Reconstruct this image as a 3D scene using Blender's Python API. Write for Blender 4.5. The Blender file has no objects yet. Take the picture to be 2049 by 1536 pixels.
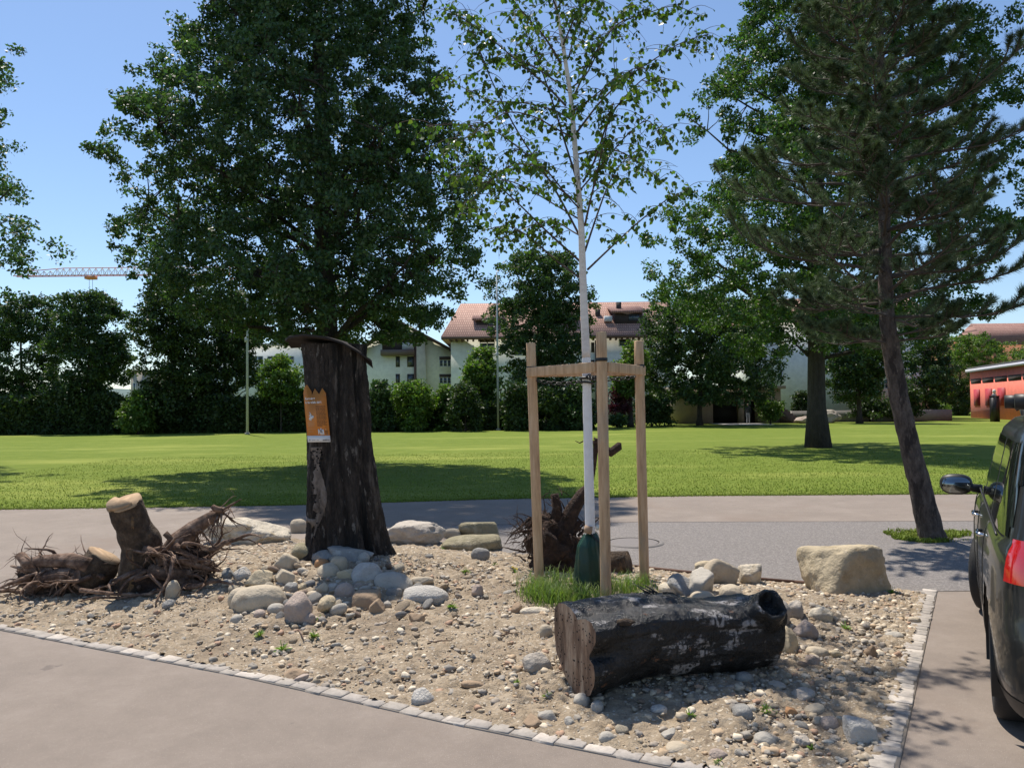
import bpy, bmesh, math, random
import numpy as np
from mathutils import Vector, Matrix
random.seed(7)
RNG = np.random.default_rng(7)
sc = bpy.context.scene
COL = sc.collection
rad = math.radians
# ---------------------------------------------------------------- camera
F = 1560.0; CX, CY = 1024.5, 768.0; H = 1.72
PITCH = rad(1.65); ROLL = rad(0.6)
_R0 = np.array([1, 0, 0.]); _U0 = np.array([0, -math.sin(PITCH), math.cos(PITCH)]); _F = np.array([0, math.cos(PITCH), math.sin(PITCH)])
_R = _R0*math.cos(ROLL) - _U0*math.sin(ROLL); _U = _U0*math.cos(ROLL) + _R0*math.sin(ROLL)
EYE = np.array([0, 0, H])
cam = bpy.data.cameras.new('camera'); camo = bpy.data.objects.new('camera', cam); COL.objects.link(camo)
cam.lens = F/2049*36; cam.sensor_width = 36; cam.clip_end = 3000; cam.clip_start = 0.05
M = Matrix(((_R[0], _U[0], -_F[0], EYE[0]), (_R[1], _U[1], -_F[1], EYE[1]), (_R[2], _U[2], -_F[2], EYE[2]), (0, 0, 0, 1)))
camo.matrix_world = M
sc.camera = camo
# ---------------------------------------------------------------- sky, sun, exposure
SUN_EL, SUN_AZ = rad(62), rad(-27)          # azimuth measured from +Y towards +X
w = bpy.data.worlds.new('World'); sc.world = w; w.use_nodes = True
nt = w.node_tree; bg = nt.nodes['Background']
sky = nt.nodes.new('ShaderNodeTexSky'); sky.sky_type = 'NISHITA'; sky.sun_disc = False
sky.sun_elevation = SUN_EL; sky.sun_rotation = SUN_AZ; sky.air_density = 1.0; sky.dust_density = 0.35; sky.ozone_density = 4.5
nt.links.new(sky.outputs[0], bg.inputs[0]); bg.inputs[1].default_value = 0.122
sun = bpy.data.lights.new('sun', 'SUN'); sun.energy = 5.0; sun.angle = rad(0.53); sun.color = (1, .93, .83)
suno = bpy.data.objects.new('sun', sun); COL.objects.link(suno)
sd = Vector((math.sin(SUN_AZ)*math.cos(SUN_EL), math.cos(SUN_AZ)*math.cos(SUN_EL), math.sin(SUN_EL)))
suno.rotation_euler = sd.to_track_quat('Z', 'Y').to_euler(); suno.location = (0, 0, 30)
vs = sc.view_settings; vs.view_transform = 'Standard'; vs.look = 'None'; vs.gamma = 1; vs.exposure = 0.3
sc.cycles.max_bounces = 6; sc.cycles.transparent_max_bounces = 6
# ---------------------------------------------------------------- helpers
def ray(px, py):
    return _F*F + _R*(px-CX) + _U*(CY-py)
def gp(px, py, z=0.0):
    d = ray(px, py); t = (z-H)/d[2]; return EYE + d*t
def wp(px, py, Y):
    d = ray(px, py); return EYE + d*(Y/d[1])
def V3(a): return Vector((float(a[0]), float(a[1]), float(a[2])))
def hsh(ix, iy, iz, s):
    h = (ix*374761393 + iy*668265263 + iz*2147483647 + s*1274126177) & 0xffffffff
    h = ((h ^ (h >> 13))*1274126177) & 0xffffffff
    h = (h ^ (h >> 16)) & 0xffffffff
    return h/4294967295.0*2-1
def vnoise(p, s=0):
    p = np.asarray(p, float); i = np.floor(p).astype(np.int64); f = p-i; f = f*f*(3-2*f)
    r = 0
    for a in (0, 1):
        for b in (0, 1):
            for c in (0, 1):
                wgt = (f[:, 0] if a else 1-f[:, 0])*(f[:, 1] if b else 1-f[:, 1])*(f[:, 2] if c else 1-f[:, 2])
                r = r + wgt*hsh(i[:, 0]+a, i[:, 1]+b, i[:, 2]+c, s)
    return r
def fbm(p, o=4, s=0):
    p = np.asarray(p, float); r = 0; a = 1; t = 0
    for k in range(o):
        r = r + a*vnoise(p*(2**k)+k*17.3, s+k); t += a; a *= .5
    return r/t
class MB:
    def __init__(s): s.v = []; s.f = {}; s.n = 0
    def add(s, v, f):
        v = np.asarray(v, float).reshape(-1, 3)
        if isinstance(f, np.ndarray): s.f.setdefault(f.shape[1], []).append(f+s.n)
        else:
            for q in f: s.f.setdefault(len(q), []).append(np.array([q])+s.n)
        s.v.append(v); s.n += len(v)
    def box(s, x0, x1, y0, y1, z0, z1):
        s.add([(x, y, z) for z in (z0, z1) for y in (y0, y1) for x in (x0, x1)],
              [(0, 2, 3, 1), (4, 5, 7, 6), (0, 1, 5, 4), (2, 6, 7, 3), (0, 4, 6, 2), (1, 3, 7, 5)])
    def tube(s, pts, rad_, n=8, cap=True, rough=0, seed=0, nscale=8, squash=None):
        P = np.asarray(pts, float); m = len(P); R = np.broadcast_to(np.asarray(rad_, float), (m,)) if np.ndim(rad_) < 2 else None
        T = np.gradient(P, axis=0); T /= np.linalg.norm(T, axis=1)[:, None]+1e-9
        u = np.cross(T[0], (0, 0, 1.)) if abs(T[0][2]) < .9 else np.cross(T[0], (1., 0, 0)); u /= np.linalg.norm(u)
        a = np.arange(n)*2*np.pi/n; V = np.zeros((m, n, 3))
        for i in range(m):
            u = u - T[i]*np.dot(u, T[i]); u /= np.linalg.norm(u)+1e-9; b = np.cross(T[i], u)
            V[i] = P[i] + R[i]*(np.cos(a)[:, None]*u + np.sin(a)[:, None]*b)
        if rough:
            q = V.reshape(-1, 3); nn = fbm(q*nscale, 3, seed).reshape(m, n, 1)
            V = P[:, None, :] + (V-P[:, None, :])*(1+rough*nn)
        idx = np.arange(m*n).reshape(m, n); A = idx[:-1]; B = idx[1:]
        f = np.stack([A, np.roll(A, -1, 1), np.roll(B, -1, 1), B], -1).reshape(-1, 4)
        s.add(V.reshape(-1, 3), f)
        if cap:
            s.f.setdefault(n, []).append((idx[0][::-1] + s.n - m*n)[None]); s.f.setdefault(n, []).append((idx[-1] + s.n - m*n)[None])
        return V
    def build(s, name, mat, parent=None, smooth=False, loc=None, rot=None):
        me = bpy.data.meshes.new(name)
        v = np.concatenate(s.v); 
        if loc is not None: v = v - np.asarray(loc, float)
        lv = []; ls = []; 
        for k, L in s.f.items():
            a = np.concatenate(L); lv.append(a.reshape(-1)); ls.append(np.full(len(a), k))
        lv = np.concatenate(lv); ls = np.concatenate(ls); st = np.concatenate([[0], np.cumsum(ls)[:-1]])
        me.vertices.add(len(v)); me.vertices.foreach_set('co', v.reshape(-1).astype(np.float32))
        me.loops.add(len(lv)); me.loops.foreach_set('vertex_index', lv.astype(np.int32))
        me.polygons.add(len(ls)); me.polygons.foreach_set('loop_start', st.astype(np.int32)); me.polygons.foreach_set('loop_total', ls.astype(np.int32))
        if smooth: me.polygons.foreach_set('use_smooth', np.ones(len(ls), bool))
        me.update(calc_edges=True); me.validate()
        me.materials.append(mat)
        o = bpy.data.objects.new(name, me); COL.objects.link(o)
        if loc is not None: o.location = [float(c) for c in loc]
        if parent is not None:
            o.parent = parent
            if loc is None: o.matrix_parent_inverse = Matrix.Identity(4)
        return o
def thing(name, label, cat, loc=(0, 0, 0), rz=0, group=None):
    o = bpy.data.objects.new(name, None); COL.objects.link(o); o.empty_display_size = .2
    o.location = [float(c) for c in loc]; o.rotation_euler = (0, 0, rz)
    o['label'] = label; o['category'] = cat
    if group: o['group'] = group
    return o
def tag(o, label, cat, group=None, kind=None):
    if label: o['label'] = label
    if cat: o['category'] = cat
    if group: o['group'] = group
    if kind: o['kind'] = kind
    return o
def struct(o): o['kind'] = 'structure'; return o
class Off:       # mesh built in world coordinates, parented under an empty at p
    pass
def part(mb, name, mat, root, smooth=False):
    """mb holds world coordinates; root is an unrotated empty"""
    o = mb.build(name, mat, root, smooth)
    o.location = [-c for c in root.matrix_basis.translation] if root.rotation_euler.z == 0 else (0, 0, 0)
    return o
def sub(mb, name, mat, par, smooth=False):   # child of a part which already carries the offset
    o = mb.build(name, mat, par, smooth); o.location = (0, 0, 0); return o
# ---------------------------------------------------------------- materials
def ramp(nt, cols, fac, interp='LINEAR'):
    r = nt.nodes.new('ShaderNodeValToRGB'); e = r.color_ramp.elements; r.color_ramp.interpolation = interp
    while len(e) < len(cols): e.new(.5)
    for k, (p, c) in enumerate(cols): e[k].position = p; e[k].color = (*c, 1) if len(c) == 3 else c
    nt.links.new(fac, r.inputs[0]); return r.outputs[0]
def g3(v): return (v, v, v)
def pm(name, cols, scale=5, detail=6, rough=.85, bump=.0, bscale=None, bdist=.01, stretch=(1, 1, 1), rnd=None, amt=.3,
       rcols=None, trans=0, tcol=None, coat=0, metal=0, spec=.5, distort=0, rrange=None, specks=None, wave=None, roughness=.6, patches=None, hue=0, mott=(.6,1.25)):
    m = bpy.data.materials.new(name); m.use_nodes = True; nt = m.node_tree; N = nt.nodes; L = nt.links; b = N['Principled BSDF']
    tc = N.new('ShaderNodeTexCoord'); mp = N.new('ShaderNodeMapping'); mp.inputs['Scale'].default_value = stretch
    L.new(tc.outputs['Object'], mp.inputs[0])
    vec = mp.outputs[0]
    if rnd == 'object':
        oi = N.new('ShaderNodeObjectInfo'); R = oi.outputs['Random']
        ad = N.new('ShaderNodeVectorMath'); ad.operation = 'ADD'; L.new(vec, ad.inputs[0])
        cb = N.new('ShaderNodeCombineXYZ'); mu = N.new('ShaderNodeMath'); mu.operation = 'MULTIPLY'; mu.inputs[1].default_value = 37
        L.new(R, mu.inputs[0]); L.new(mu.outputs[0], cb.inputs[0]); L.new(mu.outputs[0], cb.inputs[2]); L.new(cb.outputs[0], ad.inputs[1]); vec = ad.outputs[0]
    elif rnd == 'island':
        ge = N.new('ShaderNodeNewGeometry'); R = ge.outputs['Random Per Island']
    no = N.new('ShaderNodeTexNoise'); no.inputs['Scale'].default_value = scale; no.inputs['Detail'].default_value = detail
    no.inputs['Roughness'].default_value = roughness; no.inputs['Distortion'].default_value = distort
    L.new(vec, no.inputs[0])
    c = ramp(nt, cols, no.outputs[0])
    if rcols:
        rc = ramp(nt, rcols, R, 'CONSTANT'); mx = N.new('ShaderNodeMix'); mx.data_type = 'RGBA'; mx.blend_type = 'MULTIPLY'; mx.inputs[0].default_value = 1
        L.new(rc, mx.inputs[6]); L.new(c, mx.inputs[7]); c = mx.outputs[2]
    if specks:    # (scale, threshold, colour)
        vo = N.new('ShaderNodeTexVoronoi'); vo.inputs['Scale'].default_value = specks[0]; L.new(vec, vo.inputs[0])
        sr = ramp(nt, [(0, g3(1)), (specks[1], g3(1)), (min(1, specks[1]+.05), g3(0))], vo.outputs['Distance'])
        wn = ramp(nt, [(0, g3(0)), (specks[3] if len(specks) > 3 else .5, g3(0)), ((specks[3] if len(specks) > 3 else .5)+.02, g3(1))], vo.outputs['Color'])
        mm = N.new('ShaderNodeMath'); mm.operation = 'MULTIPLY'; L.new(sr, mm.inputs[0]); L.new(wn, mm.inputs[1])
        mx = N.new('ShaderNodeMix'); mx.data_type = 'RGBA'; L.new(mm.outputs[0], mx.inputs[0]); L.new(c, mx.inputs[6]); mx.inputs[7].default_value = (*specks[2], 1); c = mx.outputs[2]
    if patches:   # list of (scale, lo, hi, colour, stretch)
        for (ps, lo, hi, pc, pst) in patches:
            m2 = N.new('ShaderNodeMapping'); m2.inputs['Scale'].default_value = pst; m2.inputs['Location'].default_value = (ps*3.1, 2.2, 1.7); L.new(tc.outputs['Object'], m2.inputs[0])
            n2 = N.new('ShaderNodeTexNoise'); n2.inputs['Scale'].default_value = ps; n2.inputs['Detail'].default_value = 8; n2.inputs['Roughness'].default_value = .65; L.new(m2.outputs[0], n2.inputs[0])
            fr = ramp(nt, [(0, g3(0)), (lo, g3(0)), (hi, g3(1))], n2.outputs[0])
            mx = N.new('ShaderNodeMix'); mx.data_type = 'RGBA'; L.new(fr, mx.inputs[0]); L.new(c, mx.inputs[6]); mx.inputs[7].default_value = (*pc, 1); c = mx.outputs[2]
    if rnd:
        hs = N.new('ShaderNodeHueSaturation'); mr = N.new('ShaderNodeMapRange'); L.new(R, mr.inputs[0]); mr.inputs[3].default_value = 1-amt; mr.inputs[4].default_value = 1+amt
        L.new(mr.outputs[0], hs.inputs['Value']); L.new(c, hs.inputs['Color'])
        if hue:
            m3 = N.new('ShaderNodeMath'); m3.operation = 'MULTIPLY'; m3.inputs[1].default_value = 7.13; L.new(R, m3.inputs[0])
            m4 = N.new('ShaderNodeMath'); m4.operation = 'FRACT'; L.new(m3.outputs[0], m4.inputs[0])
            m5 = N.new('ShaderNodeMapRange'); L.new(m4.outputs[0], m5.inputs[0]); m5.inputs[3].default_value = .5-hue; m5.inputs[4].default_value = .5+hue
            L.new(m5.outputs[0], hs.inputs['Hue'])
        c = hs.outputs[0]
    L.new(c, b.inputs['Base Color'])
    b.inputs['Roughness'].default_value = rough; b.inputs['Metallic'].default_value = metal
    b.inputs['Specular IOR Level'].default_value = spec
    if coat: b.inputs['Coat Weight'].default_value = coat; b.inputs['Coat Roughness'].default_value = .05
    if rrange: L.new(ramp(nt, [(.3, g3(rrange[0])), (.7, g3(rrange[1]))], no.outputs[0]), b.inputs['Roughness'])
    if bump:
        nb = N.new('ShaderNodeTexNoise'); nb.inputs['Scale'].default_value = bscale or scale*3; nb.inputs['Detail'].default_value = 8; nb.inputs['Roughness'].default_value = .65
        L.new(vec, nb.inputs[0]); bp = N.new('ShaderNodeBump'); bp.inputs['Strength'].default_value = bump; bp.inputs['Distance'].default_value = bdist
        L.new(nb.outputs[0], bp.inputs['Height']); L.new(bp.outputs[0], b.inputs['Normal'])
    if trans:
        tr = N.new('ShaderNodeBsdfTranslucent'); ms = N.new('ShaderNodeMixShader'); ms.inputs[0].default_value = trans
        hs2 = N.new('ShaderNodeMix'); hs2.data_type = 'RGBA'; hs2.blend_type = 'MULTIPLY'; hs2.inputs[0].default_value = 1; hs2.inputs[7].default_value = (*(tcol or (1.5, 1.6, .6)), 1)
        L.new(c, hs2.inputs[6]); L.new(hs2.outputs[2], tr.inputs[0])
        L.new(b.outputs[0], ms.inputs[1]); L.new(tr.outputs[0], ms.inputs[2]); L.new(ms.outputs[0], N['Material Output'].inputs[0])
    return m
def flat(name, c, rough=.6, **k):
    return pm(name, [(.3, tuple(x*.88 for x in c)), (.7, tuple(min(1, x*1.1) for x in c))], scale=k.pop('scale', 6), rough=rough, **k)
MT = {}
MT['asphalt'] = pm('asphalt', [(.25, (.175, .142, .117)), (.5, (.23, .188, .155)), (.75, (.30, .25, .21))], scale=1.1, detail=14, rough=.88, bump=.8, bscale=190, bdist=.006, specks=(190, .24, (.40, .355, .31), .78), roughness=.82, patches=[(.45, .54, .66, (.215, .168, .134), (1, 1, 1)), (3, .66, .7, (.16, .13, .11), (1, 1, 1))])
MT['path'] = pm('path_asphalt', [(.25, (.20, .17, .152)), (.5, (.235, .20, .178)), (.75, (.275, .235, .21))], scale=1.1, detail=12, rough=.9, bump=.4, bscale=140, bdist=.004, roughness=.75, specks=(150, .22, (.36, .33, .3), .7), patches=[(.5, .54, .66, (.21, .18, .155), (.3, 1.5, 1))])
MT['gravel'] = pm('gravel', [(.3, (.12, .108, .10)), (.5, (.20, .18, .168)), (.66, (.33, .30, .275))], scale=42, detail=10, rough=.95, bump=1, bscale=75, bdist=.015, roughness=.75, specks=(70, .25, (.42, .39, .36), .72))
MT['lawn'] = pm('lawn_ground', [(.25, (.098, .142, .02)), (.5, (.142, .19, .028)), (.75, (.205, .24, .05))], scale=1.2, detail=14, rough=.95, bump=.6, bscale=40, bdist=.03, roughness=.8, spec=.1,
               patches=[(.22, .52, .68, (.25, .28, .06), (.5, 1.6, 1)), (14, .56, .72, (.12, .18, .025), (1, 1, 1))])
MT['grass'] = pm('grass_blades', [(.3, (.13, .185, .02)), (.7, (.20, .25, .042))], scale=3, rough=.7, rnd='island', amt=.35, hue=.02, trans=.15, tcol=(1.2, 1.3, .6), spec=.2)
MT['dirt'] = pm('sandy_gravel', [(.28, (.19, .142, .095)), (.48, (.34, .265, .18)), (.66, (.49, .40, .29))], scale=7, detail=14, rough=.95, bump=1, bscale=48, bdist=.025, roughness=.8, specks=(46, .3, (.55, .48, .38), .6), patches=[(1.3, .52, .66, (.25, .19, .13), (1, 1, 1)), (9, .6, .7, (.20, .15, .10), (1, 1, 1))])
STONE = [(0, (.46, .39, .29)), (.16, (.34, .315, .28)), (.32, (.53, .46, .36)), (.48, (.34, .30, .255)), (.6, (.43, .33, .225)), (.72, (.60, .54, .44)), (.86, (.27, .25, .225)), (.94, (.36, .24, .17))]
STONE = [(p, tuple(x*k_ for x, k_ in zip(c, (1.04, .99, .92)))) for p, c in STONE]
MT['pebble'] = pm('pebbles', [(.3, g3(.72)), (.7, g3(1.15))], scale=30, rough=.85, rnd='island', amt=.2, rcols=STONE, bump=.3, bscale=90, bdist=.003)
MT['cobble'] = pm('cobble', [(.3, g3(.7)), (.7, g3(1.15))], scale=9, detail=8, rough=.82, rnd='object', amt=.15, rcols=STONE, bump=.5, bscale=45, bdist=.006)
def stone_mat(name, c, var=.25, rough=.85, scale=7, bump=.5, patches=None):
    return pm(name, [(.28, tuple(x*(1-var) for x in c)), (.5, c), (.72, tuple(min(.9, x*(1+var)) for x in c))], scale=scale, detail=12, rough=rough, bump=min(1, bump*1.6), bscale=scale*4, bdist=.03, rnd='object', amt=.07, roughness=.78, patches=patches)
SM = {
 'lime': stone_mat('pale_limestone', (.56, .49, .38), .28, patches=[(5, .55, .65, (.40, .31, .19), (1, 1, 1)), (13, .62, .7, (.30, .26, .2), (1, 1, 1))]),
 'lime2': stone_mat('yellow_limestone', (.50, .41, .27), .3, patches=[(6, .56, .68, (.36, .27, .15), (1, 1, 1)), (4, .6, .68, (.60, .54, .44), (1, 1, 1))]),
 'granite': stone_mat('grey_granite', (.42, .37, .31), .3, patches=[(9, .6, .66, (.18, .16, .14), (1, 1, 1))]),
 'moss': stone_mat('mossy_stone', (.25, .215, .13), .35, patches=[(5, .55, .65, (.38, .33, .22), (1, 1, 1))]),
 'grey': stone_mat('smooth_grey_stone', (.40, .365, .31), .18, bump=.3, scale=6, patches=[(9, .62, .7, (.5, .46, .39), (1, 1, 1))]),
 'tan': stone_mat('smooth_tan_stone', (.46, .385, .28), .2, bump=.35, scale=6, patches=[(8, .6, .68, (.34, .27, .19), (1, 1, 1))]),
 'blue': stone_mat('blue_grey_stone', (.28, .27, .25), .3, patches=[(8, .58, .66, (.42, .42, .4), (1, 1, 1))]),
 'white': stone_mat('white_crusty_stone', (.60, .56, .50), .25, scale=16, bump=1),
 'brown': stone_mat('brown_stone', (.33, .23, .145), .2, bump=.3),
 'orange': stone_mat('rusty_orange_stone', (.42, .22, .1), .2, bump=.3),
 'pink': stone_mat('pinkish_stone', (.43, .34, .28), .2, scale=10),
}
MT['bark'] = pm('dark_bark', [(.34, (.012, .009, .007)), (.5, (.045, .034, .026)), (.66, (.13, .10, .082))], scale=13, detail=14, rough=.95, bump=1, bscale=30, bdist=.12, stretch=(1, 1, .3), roughness=.8,
               patches=[(7, .55, .62, (.010, .008, .006), (1, 1, .10)), (9, .58, .66, (.17, .14, .115), (1, 1, .16)), (15, .6, .66, (.27, .235, .20), (1, 1, .35))])  # dark streaks paint the shade in bark seams, pale streaks the lighter ridges
MT['oakbark'] = pm('tree_bark', [(.3, (.025, .02, .016)), (.7, (.10, .082, .065))], scale=10, detail=12, rough=.95, bump=1, bscale=16, bdist=.15, stretch=(1, 1, .2), roughness=.75)
MT['pinebark'] = pm('pine_bark', [(.3, (.045, .032, .026)), (.5, (.14, .105, .085)), (.68, (.26, .20, .165))], scale=18, detail=14, rough=.95, bump=1, bscale=24, bdist=.12, stretch=(1, 1, .4), roughness=.75, patches=[(9, .55, .62, (.05, .035, .03), (1, 1, .3)), (14, .62, .68, (.30, .23, .18), (1, 1, .5))])
MT['pinetwig'] = flat('pine_branch_bark', (.075, .058, .048), .95, scale=20)
MT['birch'] = pm('birch_bark', [(.3, (.62, .55, .50)), (.7, (.78, .72, .66))], scale=8, rough=.8, bump=.2, stretch=(1, 1, 3), patches=[(9, .66, .69, (.05, .035, .03), (1, 1, 3.5))])
MT['whitewash'] = pm('white_trunk_paint', [(.3, (.74, .73, .72)), (.7, (.86, .85, .85))], scale=12, rough=.85, bump=.5, bscale=40, bdist=.004, patches=[(14, .68, .71, (.35, .3, .27), (1, 1, 2))])
MT['twig'] = flat('dark_twig', (.07, .05, .04), .9)
MT['stake'] = pm('peeled_wood', [(.3, (.36, .215, .115)), (.5, (.55, .355, .20)), (.7, (.64, .44, .27))], scale=5, detail=8, rough=.8, stretch=(6, 6, .7), bump=.3, bscale=14, patches=[(9, .7, .73, (.16, .09, .05), (1, 1, .8)), (2.2, .6, .75, (.38, .30, .22), (1, 1, .5))])
MT['cutwood'] = pm('cut_wood', [(.3, (.27, .175, .10)), (.7, (.47, .33, .20))], scale=8, rough=.9, bump=.4, distort=1.2)
MT['rootwood'] = pm('root_wood', [(.32, (.05, .03, .02)), (.5, (.165, .10, .068)), (.66, (.34, .235, .17))], scale=11, detail=10, rough=.95, bump=1, bscale=30, bdist=.03)
MT['rootbark'] = pm('stump_bark', [(.3, (.045, .03, .02)), (.5, (.12, .08, .05)), (.7, (.23, .165, .11))], scale=12, detail=12, rough=.95, bump=1, bscale=34, bdist=.09, patches=[(5, .62, .68, (.38, .22, .1), (2, 2, .4))])
MT['darkroot'] = pm('dark_root', [(.3, (.03, .018, .012)), (.6, (.09, .05, .032)), (.75, (.19, .11, .07))], scale=14, detail=12, rough=.95, bump=1, bscale=36, bdist=.08)
MT['charred'] = pm('charred_log', [(.3, (.006, .006, .006)), (.6, (.02, .019, .018)), (.75, (.06, .05, .045))], scale=9, detail=12, rough=.42, bump=1, bscale=38, bdist=.02, rrange=(.16, .5), stretch=(1, 1, 1),
               patches=[(2.4, .55, .585, (.33, .31, .30), (1, 1.5, 2.4)), (6, .62, .66, (.19, .09, .045), (1, 1.5, 1.5)), (20, .50, .58, (.014, .013, .012), (2.5, 2.5, .6)), (1.7, .58, .62, (.012, .012, .012), (1, 1, 1))])
MT['logend'] = pm('log_end', [(.36, (.035, .014, .008)), (.50, (.16, .09, .055)), (.66, (.42, .31, .22))], scale=4.5, detail=12, rough=.55, bump=.6, bscale=34, stretch=(2.4, 2.4, .55), roughness=.65)
MT['hole'] = flat('drilled_hole', (.008, .006, .005), .9)
MT['cap'] = flat('slate_cap', (.035, .03, .028), .85, bump=.5, spec=.15, scale=9)
def leafm(name, c1, c2, trans=.38, tcol=(1.35, 1.6, .55), rough=.5, amt=.45, hue=.025, spec=.3):
    return pm(name, [(.3, c1), (.7, c2)], scale=.5, rough=rough, rnd='island', amt=amt, hue=hue, trans=trans, tcol=tcol, spec=spec)
MT['oakleaf'] = leafm('oak_leaves', (.042, .082, .034), (.066, .118, .048), .32, spec=.45)
MT['mapleleaf'] = leafm('maple_leaves', (.044, .09, .028), (.074, .132, .04), .34, spec=.4)
MT['bgleaf'] = leafm('dark_tree_leaves', (.04, .074, .03), (.068, .112, .042), .28)
MT['bgleaf2'] = leafm('fresh_tree_leaves', (.08, .14, .03), (.125, .19, .042), .34)
MT['hedgeleaf'] = leafm('hedge_leaves', (.034, .06, .02), (.058, .092, .028), .22)
MT['redleaf'] = leafm('purple_leaves', (.07, .02, .03), (.11, .035, .04), .25, tcol=(1.4, .8, .8))
MT['birchleaf'] = leafm('birch_leaves', (.055, .10, .018), (.085, .145, .028), .36, rough=.4)
MT['needle'] = leafm('pine_needles', (.065, .10, .05), (.11, .155, .072), .18, rough=.5, tcol=(1.1, 1.2, .8))
MT['weed'] = leafm('weed_leaves', (.11, .19, .035), (.18, .27, .05), .35)
# ---------------------------------------------------------------- ground shapes
def poly_sheet(name, pts, z, mat, hole=None):
    me = bpy.data.meshes.new(name); bm = bmesh.new()
    vs_ = [bm.verts.new((p[0], p[1], z)) for p in pts]; bm.faces.new(vs_)
    bmesh.ops.triangulate(bm, faces=bm.faces[:]); bmesh.ops.recalc_face_normals(bm, faces=bm.faces[:])
    if bm.faces and sum(f.normal.z for f in bm.faces) < 0: bmesh.ops.reverse_faces(bm, faces=bm.faces[:])
    bm.to_mesh(me); bm.free(); me.materials.append(mat)
    o = bpy.data.objects.new(name, me); COL.objects.link(o); return struct(o)
g = MB(); g.add([(-900, -60, 0), (900, -60, 0), (900, 1500, 0), (-900, 1500, 0)], [(0, 1, 2, 3)])
struct(g.build('lawn', MT['lawn']))
edge = [gp(x, y) for x, y in ((-500, 1030), (-200, 1024), (0, 1019), (300, 1015), (600, 1010), (1000, 998), (1400, 992), (1800, 989), (2049, 988), (2600, 984), (3300, 975))]
poly_sheet('asphalt_road', [(-30, -12)] + [(30, -12)] + [(30, edge[-1][1])] + [(e[0], e[1]) for e in edge[::-1]] + [(-30, edge[0][1])], .004, MT['asphalt'])
gl = [gp(x, y) for x, y in ((905, 1052), (1300, 1045), (1700, 1044), (2100, 1043), (2700, 1036))]
gr = [gp(x, y) for x, y in ((2700, 1170), (2049, 1182), (1862, 1184), (1600, 1190), (1250, 1180), (1000, 1130), (900, 1085))]
poly_sheet('gravel_path', [(p[0], p[1]) for p in gl+gr], .008, MT['gravel'])
tr = MB()
for a, b in zip(gl[:-1], gl[1:]):
    tr.add([(a[0], a[1]-.012, .010), (b[0], b[1]-.012, .010), (b[0], b[1]+.012, .010), (a[0], a[1]+.012, .010)], [(0, 1, 2, 3)])
struct(tr.build('joint_line', flat('dark_joint', (.06, .05, .045), .95)))
# bed polygon (world)
bedpx = [(-160, 1225), (0, 1256), (200, 1295), (500, 1352), (900, 1441), (1300, 1521), (1500, 1568), (1790, 1612)]
front = [gp(*p) for p in bedpx]
corner = np.array(front[-1])
rightk = [gp(1766, 1536), gp(1800, 1420), (gp(1832, 1290)), gp(1858, 1186)]
back = [gp(*p) for p in ((1720, 1178), (1590, 1168), (1440, 1155), (1300, 1140), (1150, 1122), (1010, 1106), (900, 1092), (760, 1082), (600, 1080), (420, 1092), (250, 1120), (120, 1150), (0, 1188), (-160, 1205))]
# true corner = intersection of the front kerb line and the right kerb line
def inter(p, q, r, s):
    A = np.array([[q[0]-p[0], -(s[0]-r[0])], [q[1]-p[1], -(s[1]-r[1])]]); t = np.linalg.solve(A, [r[0]-p[0], r[1]-p[1]]); return np.array([p[0]+(q[0]-p[0])*t[0], p[1]+(q[1]-p[1])*t[0], 0])
corner = inter(front[2], front[5], rightk[0], rightk[-1]); front = front[:6] + [corner]
BED = np.array([(p[0], p[1]) for p in front + [rightk[-1]] + back])
def inside(P, poly):
    x, y = P[:, 0], P[:, 1]; c = np.zeros(len(P), bool); n = len(poly)
    for i in range(n):
        x1, y1 = poly[i]; x2, y2 = poly[(i+1) % n]
        if y1 == y2: continue
        c ^= ((y1 > y) != (y2 > y)) & (x < (x2-x1)*(y-y1)/(y2-y1)+x1)
    return c
def edged(P, poly):
    d = np.full(len(P), 9.); n = len(poly)
    for i in range(n):
        a = poly[i]; b = poly[(i+1) % n]; ab = b-a; t = np.clip(((P-a)@ab)/(ab@ab), 0, 1); d = np.minimum(d, np.linalg.norm(P-(a+t[:, None]*ab), axis=1))
    return d
SX, SY = -1.72, 8.15
def hgt(P):
    P = np.atleast_2d(P)[:, :2]; d = edged(P, BED)*np.where(inside(P, BED), 1, 0); e = np.clip(d/1.0, 0, 1); e = e*e*(3-2*e)
    m = .24*np.exp(-(((P[:, 0]-SX)/1.3)**2+((P[:, 1]-SY+.5)/1.1)**2)) + .07*np.exp(-(((P[:, 0]-1.9)/1.2)**2+((P[:, 1]-6.4)/.9)**2)) + .05
    q = np.c_[P, np.zeros(len(P))]
    return np.where(d > 0, .012 + e*(m + .03*fbm(q*1.6, 3, 3)), 0)
def h1(x, y): return float(hgt(np.array([[x, y]]))[0])
def bp(px, py):     # pixel -> point on the bed surface
    p = gp(px, py, 0)
    for _ in range(6): p = gp(px, py, h1(p[0], p[1]))
    return p
st = .022
xs = np.arange(BED[:, 0].min()-.05, BED[:, 0].max()+.05, st); ys = np.arange(BED[:, 1].min()-.05, BED[:, 1].max()+.05, st)
GX, GY = np.meshgrid(xs, ys); P2 = np.c_[GX.ravel(), GY.ravel()]; ins = inside(P2, BED)
Z = hgt(P2); q = np.c_[P2, np.zeros(len(P2))]; Z = Z + np.where(ins, .026*fbm(q*7, 4, 9) + .018*vnoise(q*28, 5)+.008*vnoise(q*55, 6), 0)
Z = np.maximum(Z, .0105)
ny, nx = GX.shape; idx = np.arange(ny*nx).reshape(ny, nx); ok = ins.reshape(ny, nx)
mask = ok[:-1, :-1] & ok[:-1, 1:] & ok[1:, :-1] & ok[1:, 1:]
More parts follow.
